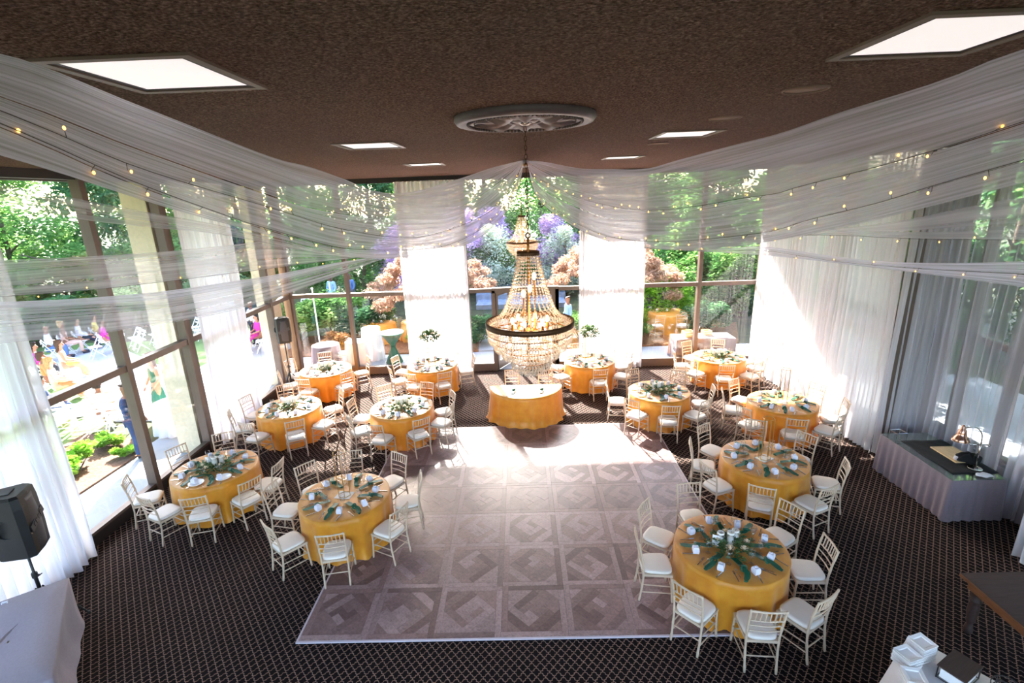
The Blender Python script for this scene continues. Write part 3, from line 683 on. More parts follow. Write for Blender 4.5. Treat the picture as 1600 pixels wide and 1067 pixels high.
def lights(line, nr, label, every, seed, skip=6):
    rr = random.Random(seed); pts = [p+nr*0.05 for p in line[skip:]]
    t = thing('fairy_light_string', label, 'string lights', tuple(pts[0]), 0, 'fairy light strings')
    o = pts[0]
    part('wire', MB().path([p-o for p in pts], 0.0022, 5), M['wire'], t, True)
    bm = MB().ball((0, 0, 0), 0.0065, rz=0.009, nu=6, nv=4).mesh('bulb', M['fairy'], True)
    pm = MB().tube((0, 0, 0), (0, 0, 0.035), 0.002, 0.0015, 5).mesh('bulb_stem', M['wire'])
    L = [0.0]
    for a, b in zip(pts, pts[1:]): L.append(L[-1]+(b-a).length)
    s = every*0.5; j = 0
    while s < L[-1]-0.4:
        while L[j+1] < s: j += 1
        p = pts[j].lerp(pts[j+1], (s-L[j])/(L[j+1]-L[j]))-o
        an = rr.uniform(-1.1, 1.1)+(pi if rr.random() < 0.55 else 0)
        st = put('bulb_stem', pm, t, tuple(p)); st.rotation_euler = (0.3, an, 0)
        q = p+Matrix.Rotation(0.3, 3, 'X') @ (Matrix.Rotation(an, 3, 'Y') @ Vector((0, 0, 0.042)))
        put('bulb', bm, t, tuple(q)); s += every*rr.uniform(0.8, 1.25)
    return t
s1, L1, n1 = swag(P1, (-2.5, 0.55, 6.03), 'ceiling_drape', 'wide white voile drape sweeping from upper left to the ceiling knot', M['swag'])
s2, L2, n2 = swag(P2, (-5.6, 1.4, 5.9), 'ceiling_drape', 'narrow white voile drape hanging below the wide left drape', M['swagthin'], 0.03, 4)
s3, L3, n3 = swag(P3, (-7.0, 3.9, 5.6), 'ceiling_drape', 'low white voile drape in loose bands across the left windows', [M['swagthin'], M['swagthin'], M['swagthin'], M['swag'], M['swagthin'], M['swagthin']], 0.02, 4, sheets=[0, 1, 3, 4, 5])
s4, L4, n4 = swag(P4, (3.15, 0.8, 6.0), 'ceiling_drape', 'wide white voile drape sweeping from upper right to the ceiling knot', M['swag'])
s5, L5, n5 = swag(P5, (7.1, 3.9, 5.7), 'ceiling_drape', 'low white voile drape band crossing the right curtains', M['swag'], 0.03, 4)
s6, L6, n6 = swag(P6, (6.4, 2.6, 5.9), 'ceiling_drape', 'thin white voile drape above the low right band', M['swagthin'], 0.03, 4)
lights(L1[4], n1, 'fairy lights along the lower edge of the wide left drape', 0.26, 1)
lights(L1[3], n1, 'fairy lights along the middle of the wide left drape', 0.3, 2)
lights(L3[2], n3, 'fairy lights along the low left drape bands', 0.4, 3)
lights(L4[2], n4, 'fairy lights along the middle of the wide right drape', 0.24, 4)
lights(L4[4], n4, 'fairy lights along the lower part of the wide right drape', 0.26, 5)
lights(L5[1], n5, 'fairy lights along the low right drape band', 0.4, 6)
lights(L6[1], n6, 'fairy lights along the thin right drape', 0.32, 7)
k = thing('drape_knot', 'gathered white knot with gold tie where the drapes meet the ceiling', 'drape knot', (0.16, 9.95, 5.98))
part('cloth_bunch', MB().ball((0, 0, 0), 0.1, 0.1, 0.07, 12, 8), M['whitecloth'], k, True)
part('gold_tie', MB().torus((0, 0, -0.02), 0.1, 0.02, 20, 8), M['gold'], k, True)
part('tie_end', MB().path([(0.06, -0.08, 0), (0.14, -0.1, 0.02), (0.2, -0.1, -0.03)], [0.02, 0.025, 0.008], 6), M['gold'], k, True)
# ------------------------------------------------------------------ chairs
def chair():
    t = thing('chiavari_chair', '', 'chair')
    w = M['ivory']
    def bam(pts, n=14, r=0.0125, k=1.25):
        q = resample(pts, n); return q, [r*(k if i % 3 == 1 else 1.0) for i in range(n)]
    for s in (-1, 1):
        q, r = bam([(s*.175, -.235, 0), (s*.178, -.20, .25), (s*.18, -.19, .44), (s*.185, -.215, .68), (s*.19, -.265, .92)], 16, .0135)
        part('rear_leg', MB().path(q, r, 7), w, t, True)
        q, r = bam([(s*.195, .205, 0), (s*.188, .19, .2), (s*.185, .18, .43)], 9, .0135)
        part('front_leg', MB().path(q, r, 7), w, t, True)
        part('stretcher', MB().path(*bam([(s*.177, -.2, .27), (s*.188, .192, .25)], 7, .008), 5), w, t, True)
        part('stretcher', MB().path(*bam([(s*.176, -.215, .15), (s*.19, .198, .14)], 7, .008), 5), w, t, True)
    part('stretcher', MB().path(*bam([(-.188, .192, .3), (.188, .192, .3)], 7, .008), 5), w, t, True)
    part('stretcher', MB().path(*bam([(-.19, .198, .19), (.19, .198, .19)], 7, .008), 5), w, t, True)
    part('stretcher', MB().path(*bam([(-.177, -.205, .22), (.177, -.205, .22)], 7, .008), 5), w, t, True)
    part('seat_frame', MB().prism([(-.185, -.2), (.185, -.2), (.2, .195), (-.2, .195)], .405, .44), w, t)
    rings = []
    for z, k in ((.441, .93), (.452, 1.0), (.475, 1.0), (.488, .95), (.492, .8)):
        rg = []
        for i in range(28):
            a = 2*pi*i/28; c, s = cos(a), sin(a); e = 0.5
            x = (abs(c)**e)*(1 if c > 0 else -1); y = (abs(s)**e)*(1 if s > 0 else -1)
            rg.append((x*(.19+.012*y)*k, -.002+y*.205*k, z))
        rings.append(rg)
    part('seat_cushion', MB().loft(rings), M['cushion'], t, True)
    def backy(z): return -.19-.075*((z-.44)/.48)**1.3
    def rail(nm, z, r): return part(nm, MB().path(*bam([(-.188, backy(z), z), (0, backy(z)-.018, z), (.188, backy(z), z)], 11, r), 6), w, t, True)
    rail('crest_rail', .905, .0125); rail('back_rail', .755, .009); rail('back_rail', .675, .008); rail('back_rail', .59, .008)
    for i in range(6):
        x = -.13+.052*i; dy = -.018*(1-(x/.188)**2)
        part('spindle', MB().path(*bam([(x, backy(.755)+dy, .757), (x, backy(.905)+dy, .903)], 7, .007, 1.35), 5), w, t, True)
    return t

TAB = {
 'near_right': ((2.73, 5.76), 'flower table nearest the wooden table', [(178,.99),(143,.99),(97,1.03),(31,1.10),(353,.98),(303,.99),(266,.99),(226,.99)], 'flowers'),
 'right_two': ((4.25, 8.05), 'gold-stand table right of dance floor', [(160,.99),(122,1.04),(200,.99),(243,.99),(291,.99),(339,.99),(29,.98),(72,1.05)], 'stand'),
 'right_three': ((5.8, 10.5), 'gold-stand table against bright right curtain', [(160,.99),(120,1.01),(207,.99),(256,.99),(303,.99),(343,.99),(30,1.08)], 'stand'),
 'right_four': ((3.28, 11.36), 'flower table at parquet\'s far right corner', [(170,.99),(226,.99),(267,.99),(309,.99),(352,.99),(52,.99),(108,.99)], 'flowers'),
 'back_right': ((1.94, 13.83), 'tall-bouquet table right of chandelier', [(210,.99),(276,.99),(327,.99),(12,.99),(53,1.0),(101,1.0),(160,.99)], 'bouquet'),
 'corner_right': ((5.66, 13.85), 'far right corner table', [(214,.99),(258,.99),(302,1.0),(170,.99),(118,.99),(70,1.04),(22,.99),(345,1.0)], 'low'),
 'near_left': ((-3.0, 7.2), 'gold-stand table at parquet\'s near left', [(176,1.03),(229,.99),(280,.99),(328,.99),(12,.99),(57,.99),(103,1.01),(141,1.0)], 'stand'),
 'window_left': ((-5.75, 8.2), 'plate-set table by left window', [(205,1.10),(247,.99),(287,.99),(326,.99),(152,.99),(113,.99),(355,.99)], 'flowers'),
 'left_three': ((-5.6, 10.98), 'table beside left curtain column', [(207,.99),(250,.99),(299,1.02),(339,.99),(32,.99),(163,1.03),(118,1.03)], 'low'),
 'left_four': ((-2.86, 10.8), 'flower table at parquet\'s far left corner', [(215,.99),(174,.99),(257,1.02),(302,.99),(343,.99),(22,.99),(123,.99),(72,.99)], 'flowers'),
 'back_left': ((-2.65, 13.85), 'tall-bouquet table left of chandelier', [(208,.99),(162,.99),(251,.99),(296,.99),(14,.99),(112,.99),(68,.99)], 'bouquet'),
 'corner_left': ((-5.74, 13.72), 'far left corner table', [(208,.99),(262,.99),(318,.99),(27,.99),(158,1.12),(112,1.02)], 'low'),
}
NAMES = ['right', 'back right', 'back', 'back left', 'left', 'front left', 'front', 'front right']
def side_names(angs):
    import itertools
    idx = sorted(range(len(angs)), key=lambda i: angs[i]); best = None
    for comb in itertools.combinations(range(8), len(angs)):
        for sh in range(len(angs)):
            e = 0; asg = {}
            for k, i in enumerate(idx):
                b = comb[(k+sh) % len(comb)]; d = abs((angs[i]-45*b+180) % 360-180); e += d*d; asg[i] = b
            if best is None or e < best[0]: best = (e, asg)
    return [NAMES[best[1][i]] for i in range(len(angs))]

# ------------------------------------------------------------------ gold cloth tables
def round_table(seed):
    rr = random.Random(seed); ph = [rr.uniform(0, 6.28) for _ in range(5)]
    t = thing('round_table', '', 'table')
    n = 120; rings = []
    def rad(a, f):
        w = 0.55*sin(13*a+ph[0]+0.5*sin(3*a+ph[1]))+0.3*sin(21*a+ph[2])+0.25*sin(5*a+ph[3])
        return w*f
    for r, z in ((0.001, .762), (.3, .762), (.6, .763), (.705, .763), (.722, .757)): rings.append([(r*cos(2*pi*i/n), r*sin(2*pi*i/n), z) for i in range(n)])
    for k in range(1, 9):
        f = k/8; z = .757-f*.742; row = []
        for i in range(n):
            a = 2*pi*i/n; r = .724+.014*f+rad(a, .046*f**.6)
            if k == 8: r += .02+.02*sin(9*a+ph[4]) 
            row.append((r*cos(a), r*sin(a), max(0.012, z)+(0.012*(1+sin(17*a+ph[2])) if k == 8 else 0)))
        rings.append(row)
    part('tablecloth', MB().loft(rings, caps=False), M['satin'], t, True)
    part('tabletop', MB().lathe([(.001, .735), (.715, .735), (.715, .758), (.001, .758)], 40), M['apron'], t)
    for k in range(4):
        a = pi/4+k*pi/2; part('leg', MB().tube((.4*cos(a), .4*sin(a), 0), (.38*cos(a), .38*sin(a), .735), .016, n=6), M['steel'], t)
    return t
protos = [None, None, None]

# ------------------------------------------------------------------ place settings (local: +Y towards the table centre, origin at the table edge)
def napkin(v):
    rr = random.Random(40+v); t = None
    bend = (-.35, .15, .5, -.1)[v]
    pts = [(-.02+.05*bend, .03, .008), (0, .1, .014), (0.012, .16, .022), (.0, .2, .032), (-.012, .235, .026), (.02*bend*3, .3, .014), (.07*bend*2, .38, .008)]
    q = resample(pts, 20); mb = MB(); rings = []
    for i, p in enumerate(q):
        f = i/19; wd = .033-.02*math.exp(-((f-.5)/.1)**2)-(.012 if f < .08 else 0); th = .006+.012*math.exp(-((f-.5)/.09)**2)
        tw = .5*sin(f*7+v); c, s = cos(tw*.4), sin(tw*.4); rg = []
        for k in range(10):
            a = 2*pi*k/10; x, z = wd*cos(a), th*sin(a)+.004*cos(a*2)
            rg.append((p.x+x*c, p.y+x*s*.3, p.z+z+abs(x)*s*.15))
        rings.append(rg)
    mb.loft(rings)
    t = tag(put('napkin', mb.mesh('napkin', M['green'], True)), '', 'napkin')
    part('knot', MB().path([(.03*cos(a*pi/5), .205+.02*sin(a*pi/5)+.012*cos(a*pi/5), .024+.02*sin(a*pi/5)) for a in range(10)], .011, 6, True), M['green'], t, True)
    return t
def favour_box():
    mb = MB(); rings = []
    for z, k in ((0, .8), (.008, .92), (.03, 1), (.052, .92), (.062, .72)):
        rings.append([(.03*k*cos(pi/4+i*pi/2)*1.3, .03*k*sin(pi/4+i*pi/2)*1.3, z) for i in range(4)])
    t = tag(put('favour_box', mb.loft(rings).mesh('favour_box', M['paper'])), '', 'gift box')
    part('bow', MB().path([(-.014, 0, .064), (-.006, .008, .07), (0, 0, .065), (.006, -.008, .07), (.014, 0, .064)], .004, 5), M['paper'], t, True)
    return t
def fork():
    t = tag(put('fork', MB().prism([(-.006, 0), (.006, 0), (.0045, .11), (-.0045, .11)], .002, .005).prism([(-.003, .11), (.003, .11), (.012, .135), (.012, .15), (-.012, .15), (-.012, .135)], .002, .0045).mesh('fork', M['steel'])), '', 'fork')
    tn = MB()
    for k in range(4): tn.box(-.012+k*.0066, -.008+k*.0066, .15, .19, .002, .0045)
    part('tines', tn, M['steel'], t)
    return t
def knife():
    t = tag(put('knife', MB().prism([(-.007, 0), (.007, 0), (.006, .1), (-.006, .1)], .002, .008).mesh('knife', M['steel'])), '', 'knife')
    part('blade', MB().prism([(-.006, .1), (.009, .1), (.012, .19), (.005, .215), (-.006, .2)], .003, .0055), M['steel'], t)
    return t
def goblet():
    pr = [(.03, 0), (.03, .003), (.006, .008), (.005, .07), (.02, .085), (.034, .115), (.036, .14), (.031, .175), (.0295, .175), (.034, .14), (.031, .115), (.004, .09)]
    t = tag(put('wine_glass', MB().lathe(pr, 14, caps=False).mesh('wine_glass', M['stemglass'], True)), '', 'glass')
    part('foot', MB().lathe([(.001, .001), (.03, .001), (.03, .004), (.001, .005)], 14), M['stemglass'], t)
    return t
def spoon():
    t = tag(put('spoon', MB().prism([(-.004, 0), (.004, 0), (.0025, .12), (-.0025, .12)], .002, .005).mesh('spoon', M['steel'])), '', 'spoon')
    part('bowl', MB().ball((0, .14, .005), .013, .02, .003, 10, 4), M['steel'], t, True)
    return t
def setting(key, cx, cy, phrase, side, ang, z, seed, sparse=False):
    rr = random.Random(seed)
    a = radians(ang); ux, uy = -cos(a), -sin(a); vx, vy = uy, -ux      # u to the centre, v to the right of the sitter
    ex, ey = cx-ux*.70, cy-uy*.70
    def at(u, v): return (ex+ux*u+vx*v, ey+uy*u+vy*v, z)
    rz = atan2(uy, ux)-pi/2
    v = rr.randrange(4); j = lambda s: rr.uniform(-s, s)
    place('nap%d' % v, lambda: napkin(v), (lambda q: (q[0], q[1], q[2]+.006))(at(.0, .0+j(.015))), rz+j(.12), 'green napkin at the %s of the %s' % (side, phrase), 'green napkins', 1.2)
    place('box', favour_box, at(.21+j(.02), .118+j(.01)), rz+j(.5), 'pale favour box at the %s of the %s' % (side, phrase), 'pale favour boxes', 1.5)
    place('fork', fork, at(.06+j(.02), -.13+j(.01)), rz+.15+j(.15), 'steel fork at the %s of the %s' % (side, phrase), 'forks')
    place('knife', knife, at(.02+j(.015), .14), rz-.12+j(.12), 'steel knife at the %s of the %s' % (side, phrase), 'knives')
    place('glass', goblet, at(.36+j(.02), .13+j(.01)), 0, 'wine glass at the %s of the %s' % (side, phrase), 'wine glasses', 1.2)
    if key in ('near_right', 'near_left', 'right_two'):
        place('spoon', spoon, at(.1+j(.02), -.09+j(.01)), rz+.1+j(.2), 'steel spoon at the %s of the %s' % (side, phrase), 'spoons')

# ------------------------------------------------------------------ centrepieces
def rose_mb(c, r, seed):
    rr = random.Random(seed); mb = MB()
    for k, (q, n, tilt) in enumerate(((.45, 3, .2), (.75, 5, .55), (1.0, 6, .95))):
        for i in range(n):
            a = 2*pi*i/n+k*.5
            ring = []
            for v_, (h, w) in enumerate(((0, .2), (.5, .55), (1.0, .35))):
                for s in (-1, 0, 1):
                    rad = r*q*(0.35+tilt*h*.7); aa = a+s*w*.9/max(q, .4)*.8
                    ring.append((c[0]+rad*cos(aa), c[1]+rad*sin(aa), c[2]+r*(h*(1.0-.35*k)-.1)+(0.02*r*s*s)))
            mb.add(ring, [(0,1,4,3),(1,2,5,4),(3,4,7,6),(4,5,8,7)])
    mb.ball((c[0], c[1], c[2]+r*.2), r*.4, nu=8, nv=6)
    return mb
def leaf_mb(specs, L, W, seed):
    rr = random.Random(seed); mb = MB()
    for p, d in specs:
        d = Vector(d).normalized(); s = d.cross(Vector((rr.uniform(-1, 1), rr.uniform(-1, 1), 1)))
        if s.length < .1: s = Vector((1, 0, 0))
        s.normalize(); p = Vector(p); l = L*rr.uniform(.7, 1.3); w = W*rr.uniform(.7, 1.2); dn = Vector((0, 0, -.12*l))
        mb.add([tuple(p), tuple(p+d*l*.45+s*w*.5), tuple(p+d*l+dn), tuple(p+d*l*.45-s*w*.5)], [(0, 1, 2, 3)])
    return mb
def flowers(low=False):
    t = thing('flower_centrepiece', '', 'flowers'); rr = random.Random(5)
    sp = []
    for i in range(260):
        a = rr.uniform(0, 2*pi); r = rr.uniform(.02, .2); sp.append(((r*cos(a), r*sin(a), rr.uniform(.005, .07)*(1.2-r*3)+.01), (cos(a)+rr.uniform(-.6, .6), sin(a)+rr.uniform(-.6, .6), rr.uniform(-.1, .9))))
    part('foliage', leaf_mb(sp, .07, .028, 3), M['leafgreen'], t, stuff=True)
    for i in range(7):
        a = i*.9; q = [(.08*cos(a), .08*sin(a), .02), (.17*cos(a+.1), .17*sin(a+.1), .03), (.25*cos(a+.25), .25*sin(a+.25), .012)]
        s2 = [(tuple(Vector(q[0]).lerp(Vector(q[2]), k/9)), (cos(a+.25+(1 if k % 2 else -1)*.9), sin(a+.25+(1 if k % 2 else -1)*.9), .25)) for k in range(10)]
        mb = leaf_mb(s2, .055, .022, i); mb.path(q, .003, 4); part('sprig', mb, M['leafgreen'], t)
    for i, (x, y, r) in enumerate([(-.06, -.12, .045), (.08, -.13, .04), (-.13, .02, .035), (.1, .1, .038), (0, .14, .04), (.15, -.02, .033)]):
        part('rose', rose_mb((x, y, .075), r, i), M['rose'], t, True)
    return t
def candle(h):
    t = thing('pillar_candle', '', 'candle')
    part('wax_pillar', MB().lathe([(.001, .002), (.032, .002), (.033, h), (.028, h+.003), (.02, h-.008), (.001, h-.01)], 18), M['wax'], t, True)
    part('wick', MB().tube((0, 0, h-.01), (.002, 0, h+.01), .0018, n=5), M['blackcloth'], t)
    part('glass_sleeve', MB().lathe([(.037, 0), (.038, h*.9), (.036, h*.9), (.0355, .004)], 18, caps=False), M['stemglass'], t, True)
    return t
def gold_stand():
    t = thing('gold_stand', '', 'stand')
    part('base_plate', MB().prism([(-.13, -.1), (.13, -.1), (.13, .1), (-.13, .1)], 0, .008), M['mirror'], t)
    P = [(.1, .0), (.05, .087), (-.05, .087), (-.1, 0), (-.05, -.087), (.05, -.087)]
    for i, (x, y) in enumerate(P): part('rod', MB().tube((x, y, .008), (x, y, .78), .0055, n=6), M['gold'], t)
    part('top_frame', MB().path([(x, y, .78) for x, y in P], .0055, 6, True), M['gold'], t)
    part('base_frame', MB().path([(x, y, .012) for x, y in P], .0055, 6, True), M['gold'], t)
    return t
def bouquet():
    t = thing('bouquet_stand', '', 'flowers'); rr = random.Random(8)
    part('base_plate', MB().prism([(-.12, -.12), (.12, -.12), (.12, .12), (-.12, .12)], 0, .01), M['gold'], t)
    for x, y in ((-.09, -.09), (.09, -.09), (.09, .09), (-.09, .09)): part('rod', MB().tube((x, y, .01), (x, y, .72), .008), M['gold'], t)
    part('top_frame', MB().path([(-.09, -.09, .72), (.09, -.09, .72), (.09, .09, .72), (-.09, .09, .72)], .008, 6, True), M['gold'], t)
    sp = []
    for i in range(900):
        a = rr.uniform(0, 2*pi); e = rr.uniform(-.3, 1.4); r = rr.uniform(.1, .3); d = (cos(a)*cos(e), sin(a)*cos(e), sin(e)*.7)
        sp.append(((d[0]*r, d[1]*r, .82+d[2]*r), (d[0]+rr.uniform(-.5, .5), d[1]+rr.uniform(-.5, .5), d[2]+rr.uniform(-.6, .4))))
    part('foliage', leaf_mb(sp, .075, .035, 4), M['leafgreen'], t, stuff=True)
    for i in range(12):
        a = i*2.4; e = .15+.09*(i % 9); d = (cos(a)*cos(e), sin(a)*cos(e), sin(e)*.7)
        part('rose', rose_mb((d[0]*.3, d[1]*.3, .82+d[2]*.3), .055, i), M['rose'], t, True)
    return t
def card():
    t = tag(put('table_card', MB().prism([(-.045, 0), (.045, 0), (.045, .003), (-.045, .003)], 0, .15, Matrix.Rotation(-.2, 4, 'X')).mesh('table_card', M['china'])), '', 'card')
    part('card_foot', MB().box(-.03, .03, -.02, .03, 0, .012), M['gold'], t)
    return t
def dinner_plate():
    t = tag(put('dinner_plate', MB().lathe([(.001, .004), (.075, .004), (.085, .012), (.125, .02), (.127, .018), (.086, .006), (.07, 0), (.001, 0)], 32).mesh('dinner_plate', M['china'], True)), '', 'plate')
    return t

ci = 0
for ti, (key, ((cx, cy), phrase, seats, kind)) in enumerate(TAB.items()):
    v = ti % 3
    place('rtab%d' % v, lambda: round_table(v), (cx, cy, 0), ti*.7, 'round gold clothed table: the '+phrase, 'round gold tables')
    names = side_names([s[0] for s in seats])
    for (ang, r), nm in zip(seats, names):
        a = radians(ang); ci += 1
        place('chair', chair, (cx+r*cos(a), cy+r*sin(a), DZ if (DX < cx+r*cos(a) < DX+W_ and DY < cy+r*sin(a) < DY+L_) else 0.0), a+pi/2+R.uniform(-.06, .06), 'ivory chair at the %s of the %s' % (nm, phrase), 'ivory chairs at the gold tables')
    for k in range(8):
        ang = seats[0][0]+k*45
        nm = NAMES[int(round((ang % 360)/45)) % 8]
        setting(key, cx, cy, phrase, nm, ang, .764, ti*10+k)
    if kind in ('flowers', 'low'):
        place('flow', flowers, (cx, cy, .764), ti*1.3, 'cream roses and greenery centred on the %s' % phrase, 'low flower centrepieces', 1.05 if kind == 'low' else 1.3)
        for dx, dy, h, wd in ((-.09, .05, .13, 'back left'), (.0, .02, .15, 'middle'), (.07, .07, .14, 'back right')):
            place('candle%d' % int(h*100), lambda: candle(h), (cx+dx*1.3, cy+dy*1.3, .764), 0, 'white candle, %s of three on the %s' % (wd, phrase), 'white pillar candles', 1.4)
    elif kind == 'stand':
        place('gstand', gold_stand, (cx, cy, .764), ti*.5, 'thin gold wire stand centred on the %s' % phrase, 'gold wire stands')
    else:
        place('bouq', bouquet, (cx, cy, .764), ti*.5, 'rose bouquet on gold stand centred on the %s' % phrase, 'tall bouquet stands')
for dx, dy, l in ((-.02, -.53, 'left'), (.37, -.36, 'right')):
    place('plate', dinner_plate, (TAB['window_left'][0][0]+dx, TAB['window_left'][0][1]+dy, .768), 0, 'white dinner plate, the %s of two, on the plate-set table by the left window' % l, 'white dinner plates')
for key, dx, dy, rz in (('window_left', -.2, .12, .2), ('near_right', -.2, .02, -.5), ('right_four', .1, .2, .1), ('left_four', -.15, .15, .2)):
    (cx, cy), ph = TAB[key][0], TAB[key][1]
    place('card', card, (cx+dx, cy+dy, .764), rz, 'white upright table card on the %s' % ph, 'white table cards')

# ------------------------------------------------------------------ half-round sweetheart table
def half_table():
    t = thing('half_round_table', 'half round head table under an orange gold cloth before the doors', 'table', (0.06, 12.0, 0))
    n = 64; rings = []; rr = random.Random(3)
    def out(a, R_, z, f):                        # a in 0..1 around: front arc, then flat back
        if a < .68:
            q = pi+pi*(a/.68); w = f*(.5*sin(21*q)+.35*sin(9*q+1)+.3*sin(4*q)); return ((R_+w)*cos(q), (R_+w)*sin(q), z)
        q = (a-.68)/.32; w = f*.5*sin(q*24); return (R_*(1-2*q), .02+w, z)
    for R_, z in ((.02, .763), (.5, .763), (.9, .763), (.915, .757)): rings.append([out(i/n/1.0, R_, z, 0) for i in range(n)])
    for k in range(1, 9):
        f = k/8; rings.append([out(i/n, .918+.05*f+(.06 if k == 8 else 0), max(.012, .757-.745*f), .06*f) for i in range(n)])
    part('tablecloth', MB().loft(rings, caps=False), M['satin'], t, True)
    part('tabletop', MB().prism([(.905*cos(pi+pi*i/24), .905*sin(pi+pi*i/24)) for i in range(25)], .735, .757), M['apron'], t)
    for x, y in ((-.6, -.1), (.6, -.1), (0, -.6)): part('leg', MB().tube((x, y, 0), (x, y, .735), .016), M['steel'], t)
    return t
half_table()
for x, y, l, rz in ((-.3, 12.5, 'left', pi), (.56, 12.45, 'right', pi-.15)):
    place('chair', chair, (x, y, 0), rz, 'ivory chiavari chair, %s of two behind the half round head table' % l, 'ivory chairs at the gold tables')
for x, l in ((-.25, 'left'), (.45, 'right')):
    place('nap1', lambda: napkin(1), (x, 11.85, .764), pi, 'knotted green satin napkin at the %s place on the half round head table' % l, 'green napkins')
    place('knife', knife, (x-.13, 11.8, .764), pi, 'steel knife at the %s place on the half round head table' % l, 'knives')
    place('fork', fork, (x+.13, 11.8, .764), pi, 'steel fork at the %s place on the half round head table' % l, 'forks')
    place('glass', goblet, (x+.1, 11.5, .764), 0, 'clear wine glass at the %s place on the half round head table' % l, 'wine glasses')

# ------------------------------------------------------------------ speakers
def speaker_head(label):
    t = thing('loudspeaker', label, 'speaker')           # front faces +X, stands on its base
    sec = [(-.2, -.17), (.12, -.24), (.2, -.2), (.215, 0), (.2, .2), (.12, .24), (-.2, .17)]
    rings = []
    for z, k in ((0, .86), (.02, .95), (.3, 1), (.7, 1), (.84, .95), (.87, .82)): rings.append([(x*k, y*k, z) for x, y in sec])
    part('cabinet', MB().loft(rings), M['black'], t)
    gr = MB()
    def gf(a, b): 
        y = -.2+.4*a; z = .06+.74*b; return (.212-.05*(y/.2)**2*1.0+.012*sin(pi*b), y, z)
    gr.grid(gf, 12, 12); o = part('grille', gr, M['grille'], t, True); so = o.modifiers.new('thick', 'SOLIDIFY'); so.thickness = .015
    bd = MB(); mr = Matrix.Translation((.215, 0, .44)) @ Matrix.Rotation(.3, 4, 'X')
    bd.box(-.002, .006, -.19, .19, -.05, .05, mr)
    for q in (-.1, -.04, .03, .1): bd.box(.006, .012, q-.018, q+.018, -.03, .03, mr)
    part('badge', bd, M['grille'], t)
    for s in (-1, 1):
        part('handle', MB().path([(-.1, s*.215, .38), (-.1, s*.235, .4), (-.1, s*.235, .5), (-.1, s*.215, .52)], .014, 8), M['black'], t, True)
        part('handle_recess', MB().path([(-.03+.1*cos(i*pi/10), s*.205, .45+.12*sin(i*pi/10)) for i in range(20)], .012, 6, True), M['black'], t, True)
    part('top_handle', MB().box(-.1, .06, -.08, .08, .862, .88), M['black'], t)
    part('pole_socket', MB().lathe([(.03, -.05), (.035, 0)], 14), M['black'], t)
    return t
def speaker_stand(label, h):
    t = thing('speaker_stand', label, 'stand')
    part('pole', MB().path([(0, 0, .3), (0, 0, .8), (0, 0, .82), (0, 0, h)], [.022, .022, .016, .016], 10), M['black'], t, True)
    part('collar', MB().lathe([(.03, .76), (.034, .77), (.034, .83), (.028, .84)], 14), M['black'], t)
    part('locking_knob', MB().tube((.03, 0, .8), (.07, 0, .8), .014).tube((.07, -.03, .8), (.07, .03, .8), .008), M['black'], t)
    part('hub', MB().lathe([(.03, .3), (.036, .32), (.036, .38), (.03, .4)], 14), M['black'], t)
    for k in range(3):
        a = k*2*pi/3+.4; c, s = cos(a), sin(a)
        l = part('leg', MB().path([(.035*c, .035*s, .62), (.42*c, .42*s, .02)], .012, 6), M['black'], t)
        part('rubber_foot', MB().lathe([(.018, 0), (.02, .03), (.014, .05)], 10, (.42*c, .42*s, 0)), M['black'], l)
        part('brace', MB().tube((.035*c, .035*s, .34), (.25*c, .25*s, .29), .008), M['black'], t)
    return t
o = speaker_stand('black tripod stand under the speaker at the left edge', 1.16); o.location = (-6.55, 5.45, 0)
o = speaker_head('large black loudspeaker at the left edge before the white curtain'); o.location = (-6.55, 5.45, 1.17); o.rotation_euler = (0, 0, .42)
o = speaker_stand('black tripod stand under the speaker in the far left corner', 1.54); o.location = (-6.92, 13.95, 0)
o = speaker_head('black loudspeaker on a tall stand in the far left corner'); o.location = (-6.92, 13.95, 1.55); o.rotation_euler = (0, 0, -.9); o.scale = (.85, .85, .85)
cb = put('speaker_cable', MB().path(resample([(-7.0, 5.05, .76), (-6.98, 5.0, 1.0), (-6.93, 5.08, 1.25), (-6.75, 5.3, 1.32)], 20), .008, 5).path(resample([(-7.0, 5.05, .76), (-7.03, 5.08, 1.0), (-6.95, 5.0, 1.2), (-6.75, 5.3, 1.35)], 20), .008, 5).mesh('speaker_cable', M['black'], True))
tag(cb, 'twisted dark cable hanging from the left edge speaker', 'cable')

